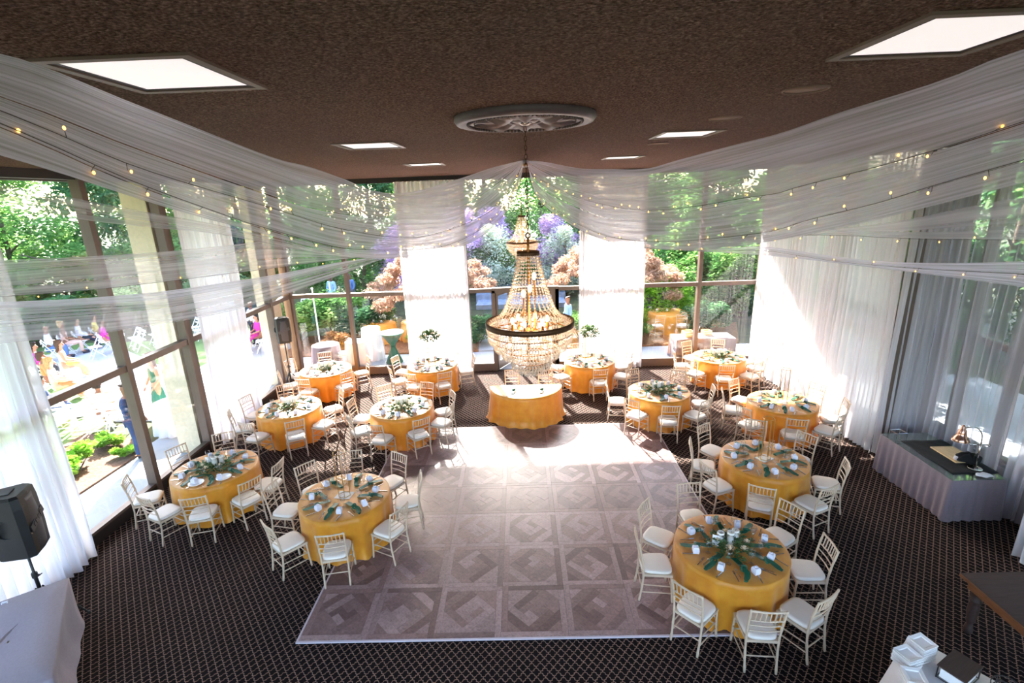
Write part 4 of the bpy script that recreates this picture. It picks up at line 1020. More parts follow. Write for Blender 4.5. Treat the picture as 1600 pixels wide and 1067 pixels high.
# ------------------------------------------------------------------ grey stretch-cover table, bottom left
def stretch_table():
    t = thing('stretch_cover_table', 'rectangular table in a grey stretch cover at the bottom left corner', 'table', (-6.09, 5.44, 0), atan2(-.797, .603))
    L, W = 1.85, .92                                     # +x along the long edge, -y ... across
    mb = MB(); n = 60
    rings = []
    def per(a, ins, z, k):
        P = [(0, 0), (L, 0), (L, -W), (0, -W)]
        q = a*4; i = int(q) % 4; f = q-int(q); p, r = P[i], P[(i+1) % 4]
        x = p[0]+(r[0]-p[0])*f; y = p[1]+(r[1]-p[1])*f; s = sin(pi*f)*k
        cx, cy = L/2, -W/2; return (cx+(x-cx)*(1-ins)+(x-cx)*(-s)*.12, cy+(y-cy)*(1-ins)-(y-cy)*s*.3+.012*sin(a*90)*(k > 0), z)
    for ins, z, k in ((.98, .765, 0), (.5, .768, 0), (.02, .765, 0), (0, .755, 0), (0.01, .55, .45), (.02, .3, .75), (.01, .12, .5), (-.01, .015, .12)):
        rings.append([per(i/n, ins, z, k) for i in range(n)])
    part('stretch_cover', MB().loft(rings, caps=False), M['stretch'], t, True)
    part('tabletop', MB().box(.01, L-.01, -W+.01, -.01, .73, .756), M['bamboo'], t)
    for x, y in ((.06, -.06), (L-.06, -.06), (L-.06, -W+.06), (.06, -W+.06)):
        part('leg', MB().tube((x, y, .015), (x, y, .73), .015), M['steel'], t); part('foot_cap', MB().lathe([(.03, 0), (.035, .03), (.02, .05)], 10, (x, y, 0)), M['blackcloth'], t)
    wr = MB()
    for k in range(6):
        y0 = -.50-.045*k; x0 = .62+.1*k
        wr.path([(x0, y0+.1, .764), (x0+.15, y0, .771), (x0+.42, y0-.16, .766)], [.002, .009, .003], 6)
    part('cloth_wrinkles', wr, M['stretch'], t, True)
    return t
# long edge runs towards the camera; the table body lies to the left of it
st_ = stretch_table()
o = thing('small_gadget', 'tiny pale rectangular gadget lying on the grey covered table', 'device', (-6.51, 5.0, .769), .5)
part('casing', MB().box(-.03, .03, -.015, .015, 0, .02), M['paper'], o); part('port', MB().box(-.022, .022, -.0165, -.015, .005, .012), M['black'], o)
# ------------------------------------------------------------------ carving table on the right
def skirted(name, label, x0, x1, y0, y1, h, m, seed=1, pleat=.012, loc=None, rotz=0.0, cat='table'):
    """cloth box to the floor with soft pleats; origin at its floor centre"""
    cx, cy = (x0+x1)/2, (y0+y1)/2; a, b = (x1-x0)/2, (y1-y0)/2
    t = thing(name, label, cat, loc or (cx, cy, 0), rotz); rr = random.Random(seed); ph = rr.uniform(0, 6)
    per = 2*(x1-x0)+2*(y1-y0); n = int(per/.025); rings = []
    def pt(s, z, k):
        P = [(-a, -b), (a, -b), (a, b), (-a, b)]; ln = [2*a, 2*b, 2*a, 2*b]; i = 0
        while s > ln[i] and i < 3: s -= ln[i]; i += 1
        p, q = P[i], P[(i+1) % 4]; f = s/ln[i]
        x, y = p[0]+(q[0]-p[0])*f, p[1]+(q[1]-p[1])*f
        nx, ny = [(0, -1), (1, 0), (0, 1), (-1, 0)][i]
        w = k*(sin(s*38+ph+i)+.5*sin(s*17+i*2))+k*1.2; e = k*1.5*(abs(f-.5)*2)**10
        return (x+nx*w+(e if x > 0 else -e), y+ny*w+(e if y > 0 else -e), z)
    rings.append([(pt(per*i/n, 0, 0)[0]*.02, pt(per*i/n, 0, 0)[1]*.02, h) for i in range(n)])
    for z, k in ((h, 0), (h-.008, .1), (h*.7, .5), (h*.4, .8), (.012, 1.3)): rings.append([pt(per*i/n, z, pleat*k) for i in range(n)])
    part('table_skirt', MB().loft(rings, caps=False), m, t, True)
    part('tabletop', MB().box(-a+.01, a-.01, -b+.01, b-.01, h-.03, h-.004), M['bamboo'], t)
    for sx in (-1, 1):
        for sy in (-1, 1): part('leg', MB().tube((sx*(a-.06), sy*(b-.06), 0), (sx*(a-.06), sy*(b-.06), h-.03), .016), M['steel'], t)
    return t
ct = skirted('carving_table', 'long table in a pleated grey skirt by the right alcove curtain', 6.87, 7.74, 7.21, 8.88, .755, M['greycloth'], 2)
glt = glass('table_glass', (.82, .9, .88, 1), 2.0)
part('glass_top', MB().box(-.43, .43, -.83, .83, .757, .765), glt, ct)
cl = MB()
def clf(a, b): 
    x = 7.01+.75*a; y = 7.38+1.18*b; return (x+.01*sin(b*9), y+.012*sin(a*7), .768+.003*sin(a*21+b*13))
o = tag(put('table_runner', cl.grid(clf, 16, 20).mesh('table_runner', M['blackcloth'], True)), 'black cloth spread across the glass topped carving table', 'cloth')
so = o.modifiers.new('thick', 'SOLIDIFY'); so.thickness = .004; so.offset = 0
o = thing('cutting_board', 'pale wooden cutting board on the black cloth of the carving table', 'cutting board', (7.53, 8.0, .775))
part('board', MB().box(-.2, .2, -.28, .27, 0, .02), M['bamboo'], o); part('juice_groove', MB().path([(-.18, -.26, .02), (.18, -.26, .02), (.18, .25, .02), (-.18, .25, .02)], .003, 5, True), M['apron'], o)
rr = random.Random(11)
def lump(c, r, m, name, label, cat, seed, flat=.6):
    def f(a, b):
        th, ph = 2*pi*a, pi*b; q = 1+.25*noise.noise(Vector((cos(th)*2+seed, sin(th)*2, b*4)))+.12*sin(th*5+b*7)
        return (r[0]*q*sin(ph)*cos(th), r[1]*q*sin(ph)*sin(th), r[2]*(q*cos(ph)*.9+1)*.5*1.1)
    o = put(name, MB().grid(f, 28, 14).mesh(name, m, True)); o.location = c; return tag(o, label, cat)
o = lump((7.53, 7.72, .776), (.17, .13, .17), M['blackcloth'], 'black_towel', 'crumpled black towel beside the cutting board under the lamp', 'towel', 1)
part('white_lining', MB().ball((-.11, .08, .05), .06, .05, .05, 12, 8), M['whitecloth'], o, True)
lump((7.43, 7.3, .768), (.12, .07, .05), M['whitecloth'], 'white_cloth', 'folded white cloth at the near end of the carving table', 'towel', 3)
lp = thing('carving_lamp', 'copper and chrome carving heat lamp standing on the carving table', 'lamp', (7.5, 7.54, .776))
part('base', MB().lathe([(.001, .012), (.09, .012), (.1, .006), (.1, 0), (.001, 0)], 28), M['chrome'], lp, True)
part('post', MB().path([(0, 0, .01), (0, 0, .30), (0, 0, .48)], [.016, .014, .014], 10), M['chrome'], lp, True)
part('crossbar', MB().tube((-.15, .02, .44), (.13, -.01, .43), .014, n=8).ball((-.15, .02, .44), .024).ball((.13, -.01, .43), .024), M['chrome'], lp, True)
part('gooseneck', MB().path(resample([(0, 0, .46), (-.02, 0, .62), (-.12, 0, .74), (-.25, 0, .76), (-.34, 0, .73)], 18), .009, 8), M['chrome'], lp, True)
part('lamp_shade', MB().lathe([(.12, .52), (.122, .53), (.1, .58), (.07, .62), (.06, .66), (.06, .7), (.035, .73), (.03, .77), (.012, .8)], 28, (-.35, 0, 0), caps=False), M['copper'], lp, True)
part('shade_rim', MB().torus((-.35, 0, .522), .12, .006, 30, 6), M['chrome'], lp, True)
part('lamp_bulb', MB().ball((-.35, 0, .58), .035, rz=.05), M['wax'], lp, True)
part('cord', MB().path(resample([(.0, 0, .45), (.05, .03, .3), (-.02, .04, .2), (.03, .05, .02)], 14), .007, 6), M['black'], lp, True)
rk = thing('chrome_rack', 'small square chrome wire rack at the far end of the carving table', 'rack', (7.09, 8.74, .768), .05)
part('top_rail', MB().path([(-.1, -.09, .1), (.1, -.09, .1), (.1, .09, .1), (-.1, .09, .1)], .008, 6, True), M['chrome'], rk)
for x in (-.1, .1):
    for y in (-.09, .09): part('leg', MB().tube((x, y, 0), (x, y, .1), .007), M['chrome'], rk)

# ------------------------------------------------------------------ dark wooden table and plate table, bottom right
wt = thing('farm_table', 'dark plank table with a turned leg at the right edge', 'table', (6.2, 4.6, 0))
for k in range(6): part('plank', MB().box(-.88, .88, -.6+.2*k+.002, -.4+.2*k-.002, .725, .76), M['darkwood'], wt)
part('apron', MB().box(-.82, .82, .5, .53, .60, .725), M['apron'], wt); part('apron', MB().box(-.82, .82, -.53, -.5, .60, .725), M['apron'], wt)
part('apron', MB().box(-.83, -.8, -.53, .53, .60, .725), M['apron'], wt); part('apron', MB().box(.8, .83, -.53, .53, .60, .725), M['apron'], wt)
part('edge_band', MB().box(-.895, -.88, -.6, .6, .715, .755), M['apron'], wt)
for x in (-.76, .76):
    for y in (-.46, .46):
        part('turned_leg', MB().lathe([(.045, 0), (.05, .03), (.04, .1), (.03, .13), (.048, .17), (.05, .19), (.045, .21), (.06, .3), (.055, .42), (.05, .45), (.065, .47), (.065, .49), (.05, .51), (.06, .56), (.06, .6), (.07, .605), (.07, .72)], 20, (x, y, 0)), M['darkwood'], wt, True)
sh = thing('pepper_mill', 'small dark turned mill standing on the dark plank table', 'mill', (6.1, 4.85, .76))
part('body', MB().lathe([(.001, 0), (.03, 0), (.028, .05), (.02, .09), (.026, .12)], 16), M['darkwood'], sh, True); part('cap', MB().lathe([(.024, .12), (.028, .14), (.02, .17), (.001, .18)], 16), M['steel'], sh, True)

e1 = Vector((-.785, -.62, 0)); ang = atan2(.785, -.62)           # table y axis along -e1... edges at 45 degrees to the room
pc = Vector((4.04, 4.32, 0))+e1*.8+Vector((.62, -.785, 0))*.45
pt_ = skirted('plate_table', 'white covered table with stacked plates at the bottom right', -.8, .8, -.45, .45, .755, M['whitecloth'], 4, .01, tuple(pc), atan2(-.62, -.785))
def sq_plate():
    s = .09; rings = []
    for q, z in ((.001, .006), (.58, .006), (.66, .014), (.98, .02), (1.0, .018), (.98, .014), (.7, .006), (.6, 0), (.001, 0)):
        rings.append([(sx*s*q, sy*s*q, z) for sx, sy in ((-1, -1), (1, -1), (1, 1), (-1, 1))])
    return tag(put('square_plate', MB().loft(rings).mesh('square_plate', M['china'])), '', 'plate')
ordn = ['bottom', 'second', 'third', 'fourth', 'fifth', 'sixth', 'seventh', 'eighth', 'ninth', 'tenth', 'eleventh', 'twelfth', 'thirteenth', 'fourteenth', 'fifteenth', 'sixteenth']
for sx, sy, n, nm, tw in ((3.95, 4.06, 14, 'farthest, tallest stack', .28), (3.745, 3.965, 11, 'left middle stack', .28), (3.66, 3.76, 8, 'nearest stack', -.25)):
    for k in range(n):
        place('sqp', sq_plate, (sx+R.uniform(-.003, .003), sy+R.uniform(-.003, .003), .758+k*.0135), tw+R.uniform(-.03, .03), 'square white plate, %s in the %s on the white table' % ('topmost' if k == n-1 else ordn[k]+' from below' if k else 'bottom', nm), 'stacked square white plates')
bx = thing('napkin_box', 'black wire framed box with dark wooden lid beside the plates', 'box', (4.13, 3.82, .757), .5)
part('lid', MB().box(-.17, .17, -.115, .115, .14, .155), M['darkwood'], bx)
for x in (-.16, .16):
    for y in (-.105, .105): part('post', MB().tube((x, y, 0), (x, y, .14), .006), M['black'], bx)
part('lower_frame', MB().path([(-.16, -.105, .008), (.16, -.105, .008), (.16, .105, .008), (-.16, .105, .008)], .006, 6, True), M['black'], bx)
part('napkin_stack', MB().box(-.14, .14, -.09, .09, .012, .11), M['china'], bx)
wr = thing('wire_holder', 'curled black wire holder at the end of the white plate table', 'holder', (4.34, 3.62, .757), .5)
part('ring_handle', MB().path([(.0, .04*cos(i*pi/8), .16+.04*sin(i*pi/8)) for i in range(16)], .005, 6, True), M['black'], wr, True)
part('post', MB().tube((0, 0, 0), (0, 0, .12), .006), M['black'], wr)
part('basket_rim', MB().path([(.14+.14*cos(i*pi/10), .1*sin(i*pi/10), .05) for i in range(20)], .005, 6, True), M['black'], wr, True)
part('basket_base', MB().path([(.14+.11*cos(i*pi/10), .08*sin(i*pi/10), .006) for i in range(20)], .005, 6, True), M['black'], wr, True)
for i in range(6):
    a = i*pi/3; part('basket_wire', MB().tube((.14+.14*cos(a), .1*sin(a), .05), (.14+.11*cos(a), .08*sin(a), .006), .004), M['black'], wr)
for k in range(3):
    s = place('tspoon', lambda: spoon(), (3.86+.045*k, 3.66-.01*k, .76), 2.4+.2*k, 'steel serving spoon, %s of three beside the nearest plate stack' % ('left', 'middle', 'right')[k], 'serving spoons', 1.3)
# ------------------------------------------------------------------ grounds outside
def hill(x, y):
    z = 0.0
    if y > 19.5: z += (y-19.5)*.04
    if x < -20: z += (-20-x)*.05
    if x > 12: z += (x-12)*.05
    return z-.06
gm = MB()
def gf(a, b):
    x = -70+140*a; y = -20+110*b; inside = -8.6 < x < 9.2 and y < 15.9
    return (x, y, hill(x, y)-(.25 if inside or (abs(x) < 10 and y < 17) else 0))
gm.grid(gf, 70, 70); struct('ground', gm, M['soil'])
def slab(name, poly, z0, z1, m): return struct(name, MB().prism(poly, z0, z1), m)
slab('pavement_1', [(-9.0, 2.0), (XL-.13, 2.0), (XL-.13, 15.52), (XR+.3, 15.52), (XR+.3, 9.7), (8.7, 9.7), (8.7, 2.0), (14, 2.0), (14, 17.6), (-9.0, 17.4)], -.1, -.01, M['concrete'])
slab('lawn_1', [(-30, 2), (-11.2, 2), (-11.0, 12.6), (-11.5, 30), (-30, 30)], -.1, -.02, M['lawn'])
slab('pavement_2', [(-19, 18.6), (-17.4, 20.2), (-9.0, 13.9), (-9.0, 12.2), (-11, 12.2)], -.05, -.004, M['concrete'])
slab('pavement_3', [(-11.4, 13.0), (-9.0, 13.0), (-9.0, 19.4), (-11.4, 19.4)], -.07, -.006, M['concrete'])
slab('mulch_bed', [(-11.1, 6.6), (-8.95, 6.6), (-8.85, 10.2), (-9.6, 11.0), (-11.1, 11.4)], -.05, .03, M['mulch'])
slab('mulch_bed_back', [(-9, 17.45), (7.9, 17.65), (9, 20.5), (-9, 20.3)], -.08, .03, mat('pine_straw', '#8a5f40', .95, 0, .5, 18, .8))
for x0, x1, y0, y1, n_ in ((-7.92, -7.42, 10.28, 10.62, 1), (-7.9, -7.42, 14.6, 15.1, 2)):
    struct('pillar_%d' % n_, MB().box(x0, x1, y0, y1, 0, 6.05), M['stucco'])
# stone path and low steps behind the doors
slab('stone_path', [(-1.6, 17.5), (.6, 17.5), (1.6, 24), (2.4, 30), (-2.2, 30), (-2.0, 24)], -.06, .05, M['concrete'])
for k in range(4): slab('stone_step_%d' % (k+1), [(-2.2-.1*k, 24+1.4*k), (2.2+.1*k, 24+1.4*k), (2.2+.1*k, 25.6+1.4*k), (-2.2-.1*k, 25.6+1.4*k)], 0, .35+.25*k, M['stone'])

# ------------------------------------------------------------------ plants
def cloud(blobs, n, L, W, seed, droop=.25, flat=1.0):
    """leaf cards spread over the shells of several blobs"""
    rr = random.Random(seed); v = []; f = []; tot = sum(b[1]**2 for b in blobs)
    for (c, r) in blobs:
        for _ in range(int(n*r*r/tot)):
            z = rr.uniform(-1, 1); a = rr.uniform(0, 2*pi); s = sqrt(1-z*z); q = r*(rr.random()**.35)
            nx, ny, nz = s*cos(a), s*sin(a), z
            x, y, zz = c[0]+nx*q, c[1]+ny*q, c[2]+nz*q*flat
            b = rr.uniform(0, 2*pi); dx, dy, dz = nx*.5+cos(b)*.8, ny*.5+sin(b)*.8, nz*.3-droop
            l = sqrt(dx*dx+dy*dy+dz*dz); k = L*rr.uniform(.6, 1.3)/l; dx *= k; dy *= k; dz *= k
            sx, sy = -dy, dx; h = sqrt(sx*sx+sy*sy) or 1; w = W*rr.uniform(.6, 1.2)*.5/h; sx *= w; sy *= w; t = rr.uniform(-.5, .5)*W
            o = len(v); v += [(x-dx*.5, y-dy*.5, zz-dz*.5), (x+sx, y+sy, zz+t), (x+dx*.5, y+dy*.5, zz+dz*.5), (x-sx, y-sy, zz-t)]; f.append((o, o+1, o+2, o+3))
    m = MB(); m.v = v; m.f = f; return m
def tree(kind):
    rr = random.Random(hash(kind) % 1000 if False else sum(map(ord, kind)))
    t = thing('tree', '', 'tree')
    cfg = {'evergreen': (9.0, 'l_dark', 9000, .30, .12), 'broad': (8.0, 'l_green', 9000, .24, .14), 'maple': (3.7, 'l_pink', 20000, .17, .06), 'lime': (3.0, 'l_lime', 7000, .16, .10), 'azalea': (4.0, 'l_purple', 8000, .12, .10), 'bloom': (4.0, 'l_white', 8000, .12, .10), 'hedge': (3.2, 'l_green', 8000, .16, .11)}[kind]
    h, lm, n, L, W = cfg; bl = []
    if kind == 'evergreen':
        for i in range(46): f = rr.random(); a = rr.uniform(0, 2*pi); r = 2.2*(1-f*.75)*sqrt(rr.random()); bl.append(((r*cos(a), r*sin(a), .8+f*(h-1)), .85-.35*f))
    elif kind == 'broad':
        for i in range(40): a = rr.uniform(0, 2*pi); z = rr.uniform(0, 1); r = 2.6*sqrt(rr.random())*sin(pi*(.15+.8*z)); bl.append(((r*cos(a), r*sin(a), 1.8+z*(h-2.2)), rr.uniform(.6, 1.1)))
    elif kind == 'maple':
        for i in range(90): a = rr.uniform(0, 2*pi); r = 2.75*sqrt(rr.random()); bl.append(((r*cos(a), r*sin(a), 3.25-(r/2.75)**2*1.75+.3*sin(a*5+r*3)+rr.uniform(-.2, .15)), rr.uniform(.3, .5)))
    elif kind == 'lime':
        for i in range(34): a = rr.uniform(0, 2*pi); r = 2.0*sqrt(rr.random()); bl.append(((r*cos(a), r*sin(a), h-.5-(r/2.0)**2*1.5+rr.uniform(-.25, .2)), rr.uniform(.35, .55)))
    else:
        for i in range(30): a = rr.uniform(0, 2*pi); z = rr.random(); r = 1.6*sqrt(rr.random())*sin(pi*(.2+.7*z)); bl.append(((r*cos(a), r*sin(a), .4+z*(h-.8)), rr.uniform(.4, .7)))
    part('foliage', cloud(bl, n, L, W, 3, .6 if kind in ('maple', 'evergreen') else .2, .6 if kind == 'maple' else 1.0), M[lm], t, stuff=True)
    tr = MB().path([(0, 0, -.3), (.05, .02, h*.3), (-.05, .05, h*.6), (0, 0, h*.85)], [.16, .13, .09, .03], 8)
    for k in range(5):
        a = k*1.3; z = h*(.3+.1*k); tr.path([(0, 0, z), (.5*cos(a), .5*sin(a), z+.4), (1.2*cos(a), 1.2*sin(a), z+.7)], [.06, .045, .015], 6)
    part('trunk', tr, M['bark'], t, True)
    return t
TR = [('evergreen', -24, 17, 1.0), ('evergreen', -26, 20.5, 1.15), ('broad', -24.5, 24, 1.0), ('evergreen', -22.5, 27, 1.1), ('broad', -20, 29, 1.1), ('evergreen', -28, 14, 1.2), ('broad', -29, 26, 1.3), ('evergreen', -17, 31, 1.2), ('broad', -22, 34, 1.3), ('evergreen', -25, 11, 1.0),
      ('broad', -13, 31, 1.1), ('evergreen', -9.5, 33, 1.1), ('broad', -6, 35, 1.15), ('evergreen', -2.5, 38, 1.3), ('broad', 1.5, 37, 1.2), ('evergreen', 5, 36, 1.15), ('broad', 8.5, 33, 1.1), ('evergreen', 12, 31, 1.1), ('broad', 10, 27, .95), ('broad', 15.5, 27, 1.1),
      ('evergreen', -14.5, 37, 1.4), ('broad', -7, 42, 1.5), ('evergreen', 3.5, 45, 1.6), ('broad', 11, 40, 1.4), ('broad', 16, 21, 1.1), ('evergreen', 15, 15.5, 1.1), ('broad', 14.5, 11, 1.0), ('evergreen', 16, 7, 1.1), ('broad', 18, 12.5, 1.3), ('broad', 12, 22, .9), ('broad', 14.8, 4.5, 1.0),
      ('maple', -3.7, 21.2, 1.0), ('maple', 3.9, 21.6, 1.0), ('lime', 5.8, 21.2, .75), ('lime', 3.6, 19.4, .6), ('azalea', -3.2, 27.5, 1.15), ('azalea', -1.6, 30, 1.1), ('bloom', -1.2, 27.0, .95), ('azalea', 1.9, 28.8, 1.0), ('bloom', 2.4, 26.5, .9), ('azalea', -6.2, 26.8, 1.0)]
TR += [('hedge', -24.5, 18.2, 1.2), ('hedge', -22.8, 20.8, 1.25), ('hedge', -21.2, 23.2, 1.2), ('hedge', -19.5, 25.4, 1.2), ('hedge', -25.6, 15.4, 1.3), ('hedge', -17.4, 27.0, 1.2), ('hedge', -24.0, 12.6, 1.2), ('hedge', 7.9, 22.3, .9), ('hedge', 9.5, 21.4, 1.0), ('hedge', 8.6, 24.8, 1.2)]
TR += [('hedge', -15+2.05*i+.5*sin(i*2.3), 26.5+1.6*sin(i*1.7)+(2.4 if i < 6 else 0)+(2.5 if abs(-15+2.05*i) < 3.5 else 0), .9+.25*sin(i*3.1)) for i in range(15)]+[('evergreen', 11.0, 18.6, .75), ('broad', 12.3, 24.5, .8), ('evergreen', 10.6, 13.0, .62), ('evergreen', 10.2, 16.4, .6)]  # the evergreens here are added behind the right curtains to shade the paving
TL = {'evergreen': 'tall dark evergreen tree', 'broad': 'tall leafy green tree', 'maple': 'wide pinkish drooping maple', 'lime': 'small bright lime green tree', 'azalea': 'purple flowering azalea bush', 'bloom': 'pale white flowering bush', 'hedge': 'rounded green bush'}
cn = {}
def where(x, y): return 'left lawn' if x < -15 else 'right side' if x > 11.5 else 'back garden'
tot = {}
for k, x, y, s in TR: tot[(k, where(x, y))] = tot.get((k, where(x, y)), 0)+1
ORD = ['first', 'second', 'third', 'fourth', 'fifth', 'sixth', 'seventh', 'eighth', 'ninth', 'tenth', 'eleventh', 'twelfth', 'thirteenth', 'fourteenth', 'fifteenth', 'sixteenth', 'seventeenth', 'eighteenth', 'nineteenth', 'twentieth']
for k, x, y, s in sorted(TR, key=lambda q: q[1]/max(1, q[2])):
    w_ = where(x, y); i = cn.get((k, w_), 0); cn[(k, w_)] = i+1
    lab = TL[k]+{'left lawn': ' beyond the left lawn', 'right side': ' outside the right curtains', 'back garden': ' behind the back windows'}[w_]
    if tot[(k, w_)] > 1: lab += ', %s from the left' % ORD[i]
    place('tree_'+k, lambda: tree(k), (x, y, hill(x, y)), R.uniform(0, 6.28), lab, 'trees and bushes outside', s)
def shrub(lm, n, L, W, r, h, seed, stems=True):
    rr = random.Random(seed); t = thing('shrub', '', 'shrub'); bl = []
    for i in range(14): a = rr.uniform(0, 2*pi); q = r*sqrt(rr.random())*.7; bl.append(((q*cos(a), q*sin(a), h*rr.uniform(.35, .8)), r*.42))
    part('foliage', cloud(bl, n, L, W, seed, .1, h/(2*r)*1.2), M[lm], t, stuff=True)
    st = MB()
    for i in range(7): a = i*.9; st.tube((.1*r*cos(a), .1*r*sin(a), -.05), (.6*r*cos(a), .6*r*sin(a), h*.6), .015*r+.004, .004, 5)
    part('stems', st, M['bark'], t)
    return t
SH = [('l_lime', 'feathery lime shrub in the mulch bed by the left window', -9.75, 9.5, .55, .6), ('l_lime', 'small leafy hosta at the far end of the mulch bed', -9.9, 10.7, .35, .3), ('l_lime', 'small bright hosta beside the man in the blue coat', -9.15, 10.2, .25, .22),
      ('l_green', 'clipped green hedge bush below the man in the pale blue suit', -8.0, 20.6, 1.5, 1.7), ('l_green', 'clipped green hedge bush nearer the back left corner', -9.3, 19.8, 1.3, 1.5), ('l_dark', 'dark green hedge bush left of the maples', -6.4, 20.0, 1.2, 1.3), ('l_dark', 'dark hedge bush left of the glass doors', -1.75, 18.5, .9, 1.3), ('l_green', 'leafy bush right of the glass doors', 2.3, 18.9, .9, 1.5),
      ('l_orange', 'rust coloured low bush under the left hedge', -7.2, 18.7, .6, .7), ('l_lime', 'low lime plant beside the green high table', -3.9, 18.3, .6, .6), ('l_green', 'low green plants in the right back bed', 4.2, 18.2, .7, .5), ('l_dark', 'dark shrub right of the outdoor gold table', 7.2, 19.3, 1.0, 1.4), ('l_dark', 'dark shrub along the lawn behind the seated guests', -20.5, 20.5, 1.6, 1.8), ('l_green', 'green shrub along the lawn behind the empty white chairs', -18.0, 23.0, 1.6, 1.7), ('l_dark', 'dark shrub at the far end of the lawn', -15.0, 24.5, 1.7, 1.8), ('l_green', 'green shrub at the left end of the lawn', -22.5, 17.0, 1.6, 1.7), ('l_green', 'leafy shrub low outside the right alcove windows', 12.0, 9.5, 1.2, 1.4)]
for i, (lm, l, x, y, r, h) in enumerate(SH):
    place('shrub_%s_%d' % (lm, 1 if r > .8 else 0), lambda: shrub(lm, 5000 if r > .8 else 1800, .12 if r > .8 else .1, .07, 1.0 if r > .8 else .5, 1.2 if r > .8 else .5, i), (x, y, max(0, hill(x, y)+.03)), i*1.1, l, 'garden shrubs', r/(1.0 if r > .8 else .5))

# ------------------------------------------------------------------ outdoor furniture
def folding_chair():
    t = thing('white_folding_chair', '', 'chair'); w = M['whitewood']
    for s in (-1, 1):
        part('front_frame', MB().tube((s*.2, .22, 0), (s*.2, -.22, .82), .018, n=6), w, t); part('rear_frame', MB().tube((s*.17, -.22, 0), (s*.17, .14, .43), .016, n=6), w, t)
    part('seat', MB().box(-.19, .19, -.17, .2, .42, .45), w, t)
    part('back_slat', MB().box(-.2, .2, -.225, -.2, .7, .8), w, t); part('back_slat', MB().box(-.2, .2, -.19, -.165, .58, .64), w, t)
    part('cross_bar', MB().tube((-.2, .16, .11), (.2, .16, .11), .012), w, t); part('cross_bar', MB().tube((-.17, -.17, .08), (.17, -.17, .08), .012), w, t)
    return t
rows = []
GU = [(-17.9, 18.0), (-17.8, 18.58), (-17.75, 19.2), (-17.6, 19.85), (-16.5, 18.9)]
for k, (x, y) in enumerate(GU): rows.append((x, y, -.85, 'guest row on the lawn', k))
for k in range(6): rows.append((-15.7+.55*k, 19.4+.42*k, 2.5, 'back row of empty lawn seats', k))
for k in range(7): rows.append((-16.3+.55*k, 18.15+.42*k, 2.5, 'second row of empty lawn seats', k))
for k in range(5): rows.append((-15.9+.75*k, 15.55-.92*k*.95, -.85, 'near row of guests by the aisle', k))
for k in range(4): rows.append((-11.9+.55*k, 11.75-.1*k, .3, 'chairs at the lawn edge beyond the mulch bed', k))
rows += [(-10.6, 23.9, 3.0, 'hedge at the back left', 0), (-10.5, 19.2, 2.0, 'right lawn block', 0), (-9.95, 18.3, 2.0, 'right lawn block', 1), (-10.4, 17.9, 2.0, 'right lawn block', 2)]
from collections import Counter
rc = Counter(r[3] for r in rows)
for x, y, a, nm, k in rows:
    place('fold', folding_chair, (x, y, max(0, hill(x, y)+.06)), a, 'white folding chair'+(', %s in the %s' % (ORD[k] if k < 10 else 'last', nm) if rc[nm] > 1 else ' standing alone by the '+nm), 'white folding chairs')
def outdoor_table(name, label, x, y, r, h, m, seed=1):
    t = thing(name, label, 'table', (x, y, max(0, hill(x, y)+.06))); n = 48; rings = []; 
    for q, z in ((.01, h), (r, h), (r*1.01, h-.01)): rings.append([(q*cos(2*pi*i/n), q*sin(2*pi*i/n), z) for i in range(n)])
    for k in (1, 2, 3): rings.append([((r*1.01+.05*k/3*(1+sin(13*2*pi*i/n)))*cos(2*pi*i/n), (r*1.01+.05*k/3*(1+sin(13*2*pi*i/n)))*sin(2*pi*i/n), h-.01-(h-.03)*k/3) for i in range(n)])
    part('tablecloth', MB().loft(rings, caps=False), m, t, True); part('tabletop', MB().lathe([(.001, h-.03), (r-.02, h-.03), (r-.02, h-.005), (.001, h-.005)], 32), M['bamboo'], t)
    part('pedestal', MB().tube((0, 0, 0), (0, 0, h-.03), .04), M['steel'], t)
    return t
outdoor_table('outdoor_gold_table', 'gold clothed outdoor table beyond the right back window', 5.9, 19.6, .8, .75, M['outdoor_gold'])
outdoor_table('outdoor_gold_table', 'gold clothed outdoor table left of the pair behind the maples', -5.6, 19.2, .6, .75, M['outdoor_gold'])
outdoor_table('outdoor_gold_table', 'gold clothed outdoor table right of the pair behind the maples', -4.2, 19.4, .6, .75, M['outdoor_gold'])
outdoor_table('white_draped_table', 'small white draped table outside, left one by the corner table', -5.55, 15.98, .34, .95, M['whitecloth'])
outdoor_table('white_draped_table', 'taller white draped table outside beside the green high table', -5.3, 16.95, .32, 1.15, M['whitecloth'])
outdoor_table('black_round_table', 'dark round table outside the far left corner', -6.75, 16.4, .45, .74, M['greycloth'])
outdoor_table('table_reflection_standin', 'added white patio table standing in for an indoor table mirrored in the windows', -8.75, 11.55, .5, .75, M['whitecloth'])  # added table, stands in for the plate-set table's reflection in the left panes
gt = thing('green_high_table', 'tall cocktail table with green top and tied green cloth outside', 'table', (-4.45, 16.5, 0))
part('tabletop', MB().lathe([(.001, 1.06), (.4, 1.06), (.41, 1.075), (.4, 1.09), (.001, 1.09)], 32), M['patina'], gt)
part('tied_cloth', MB().lathe([(.39, 1.055), (.2, .8), (.08, .62), (.07, .58), (.16, .35), (.3, .02)], 30, caps=False), M['green'], gt, True)
part('sash', MB().torus((0, 0, .6), .08, .02, 20, 6), M['green'], gt, True)
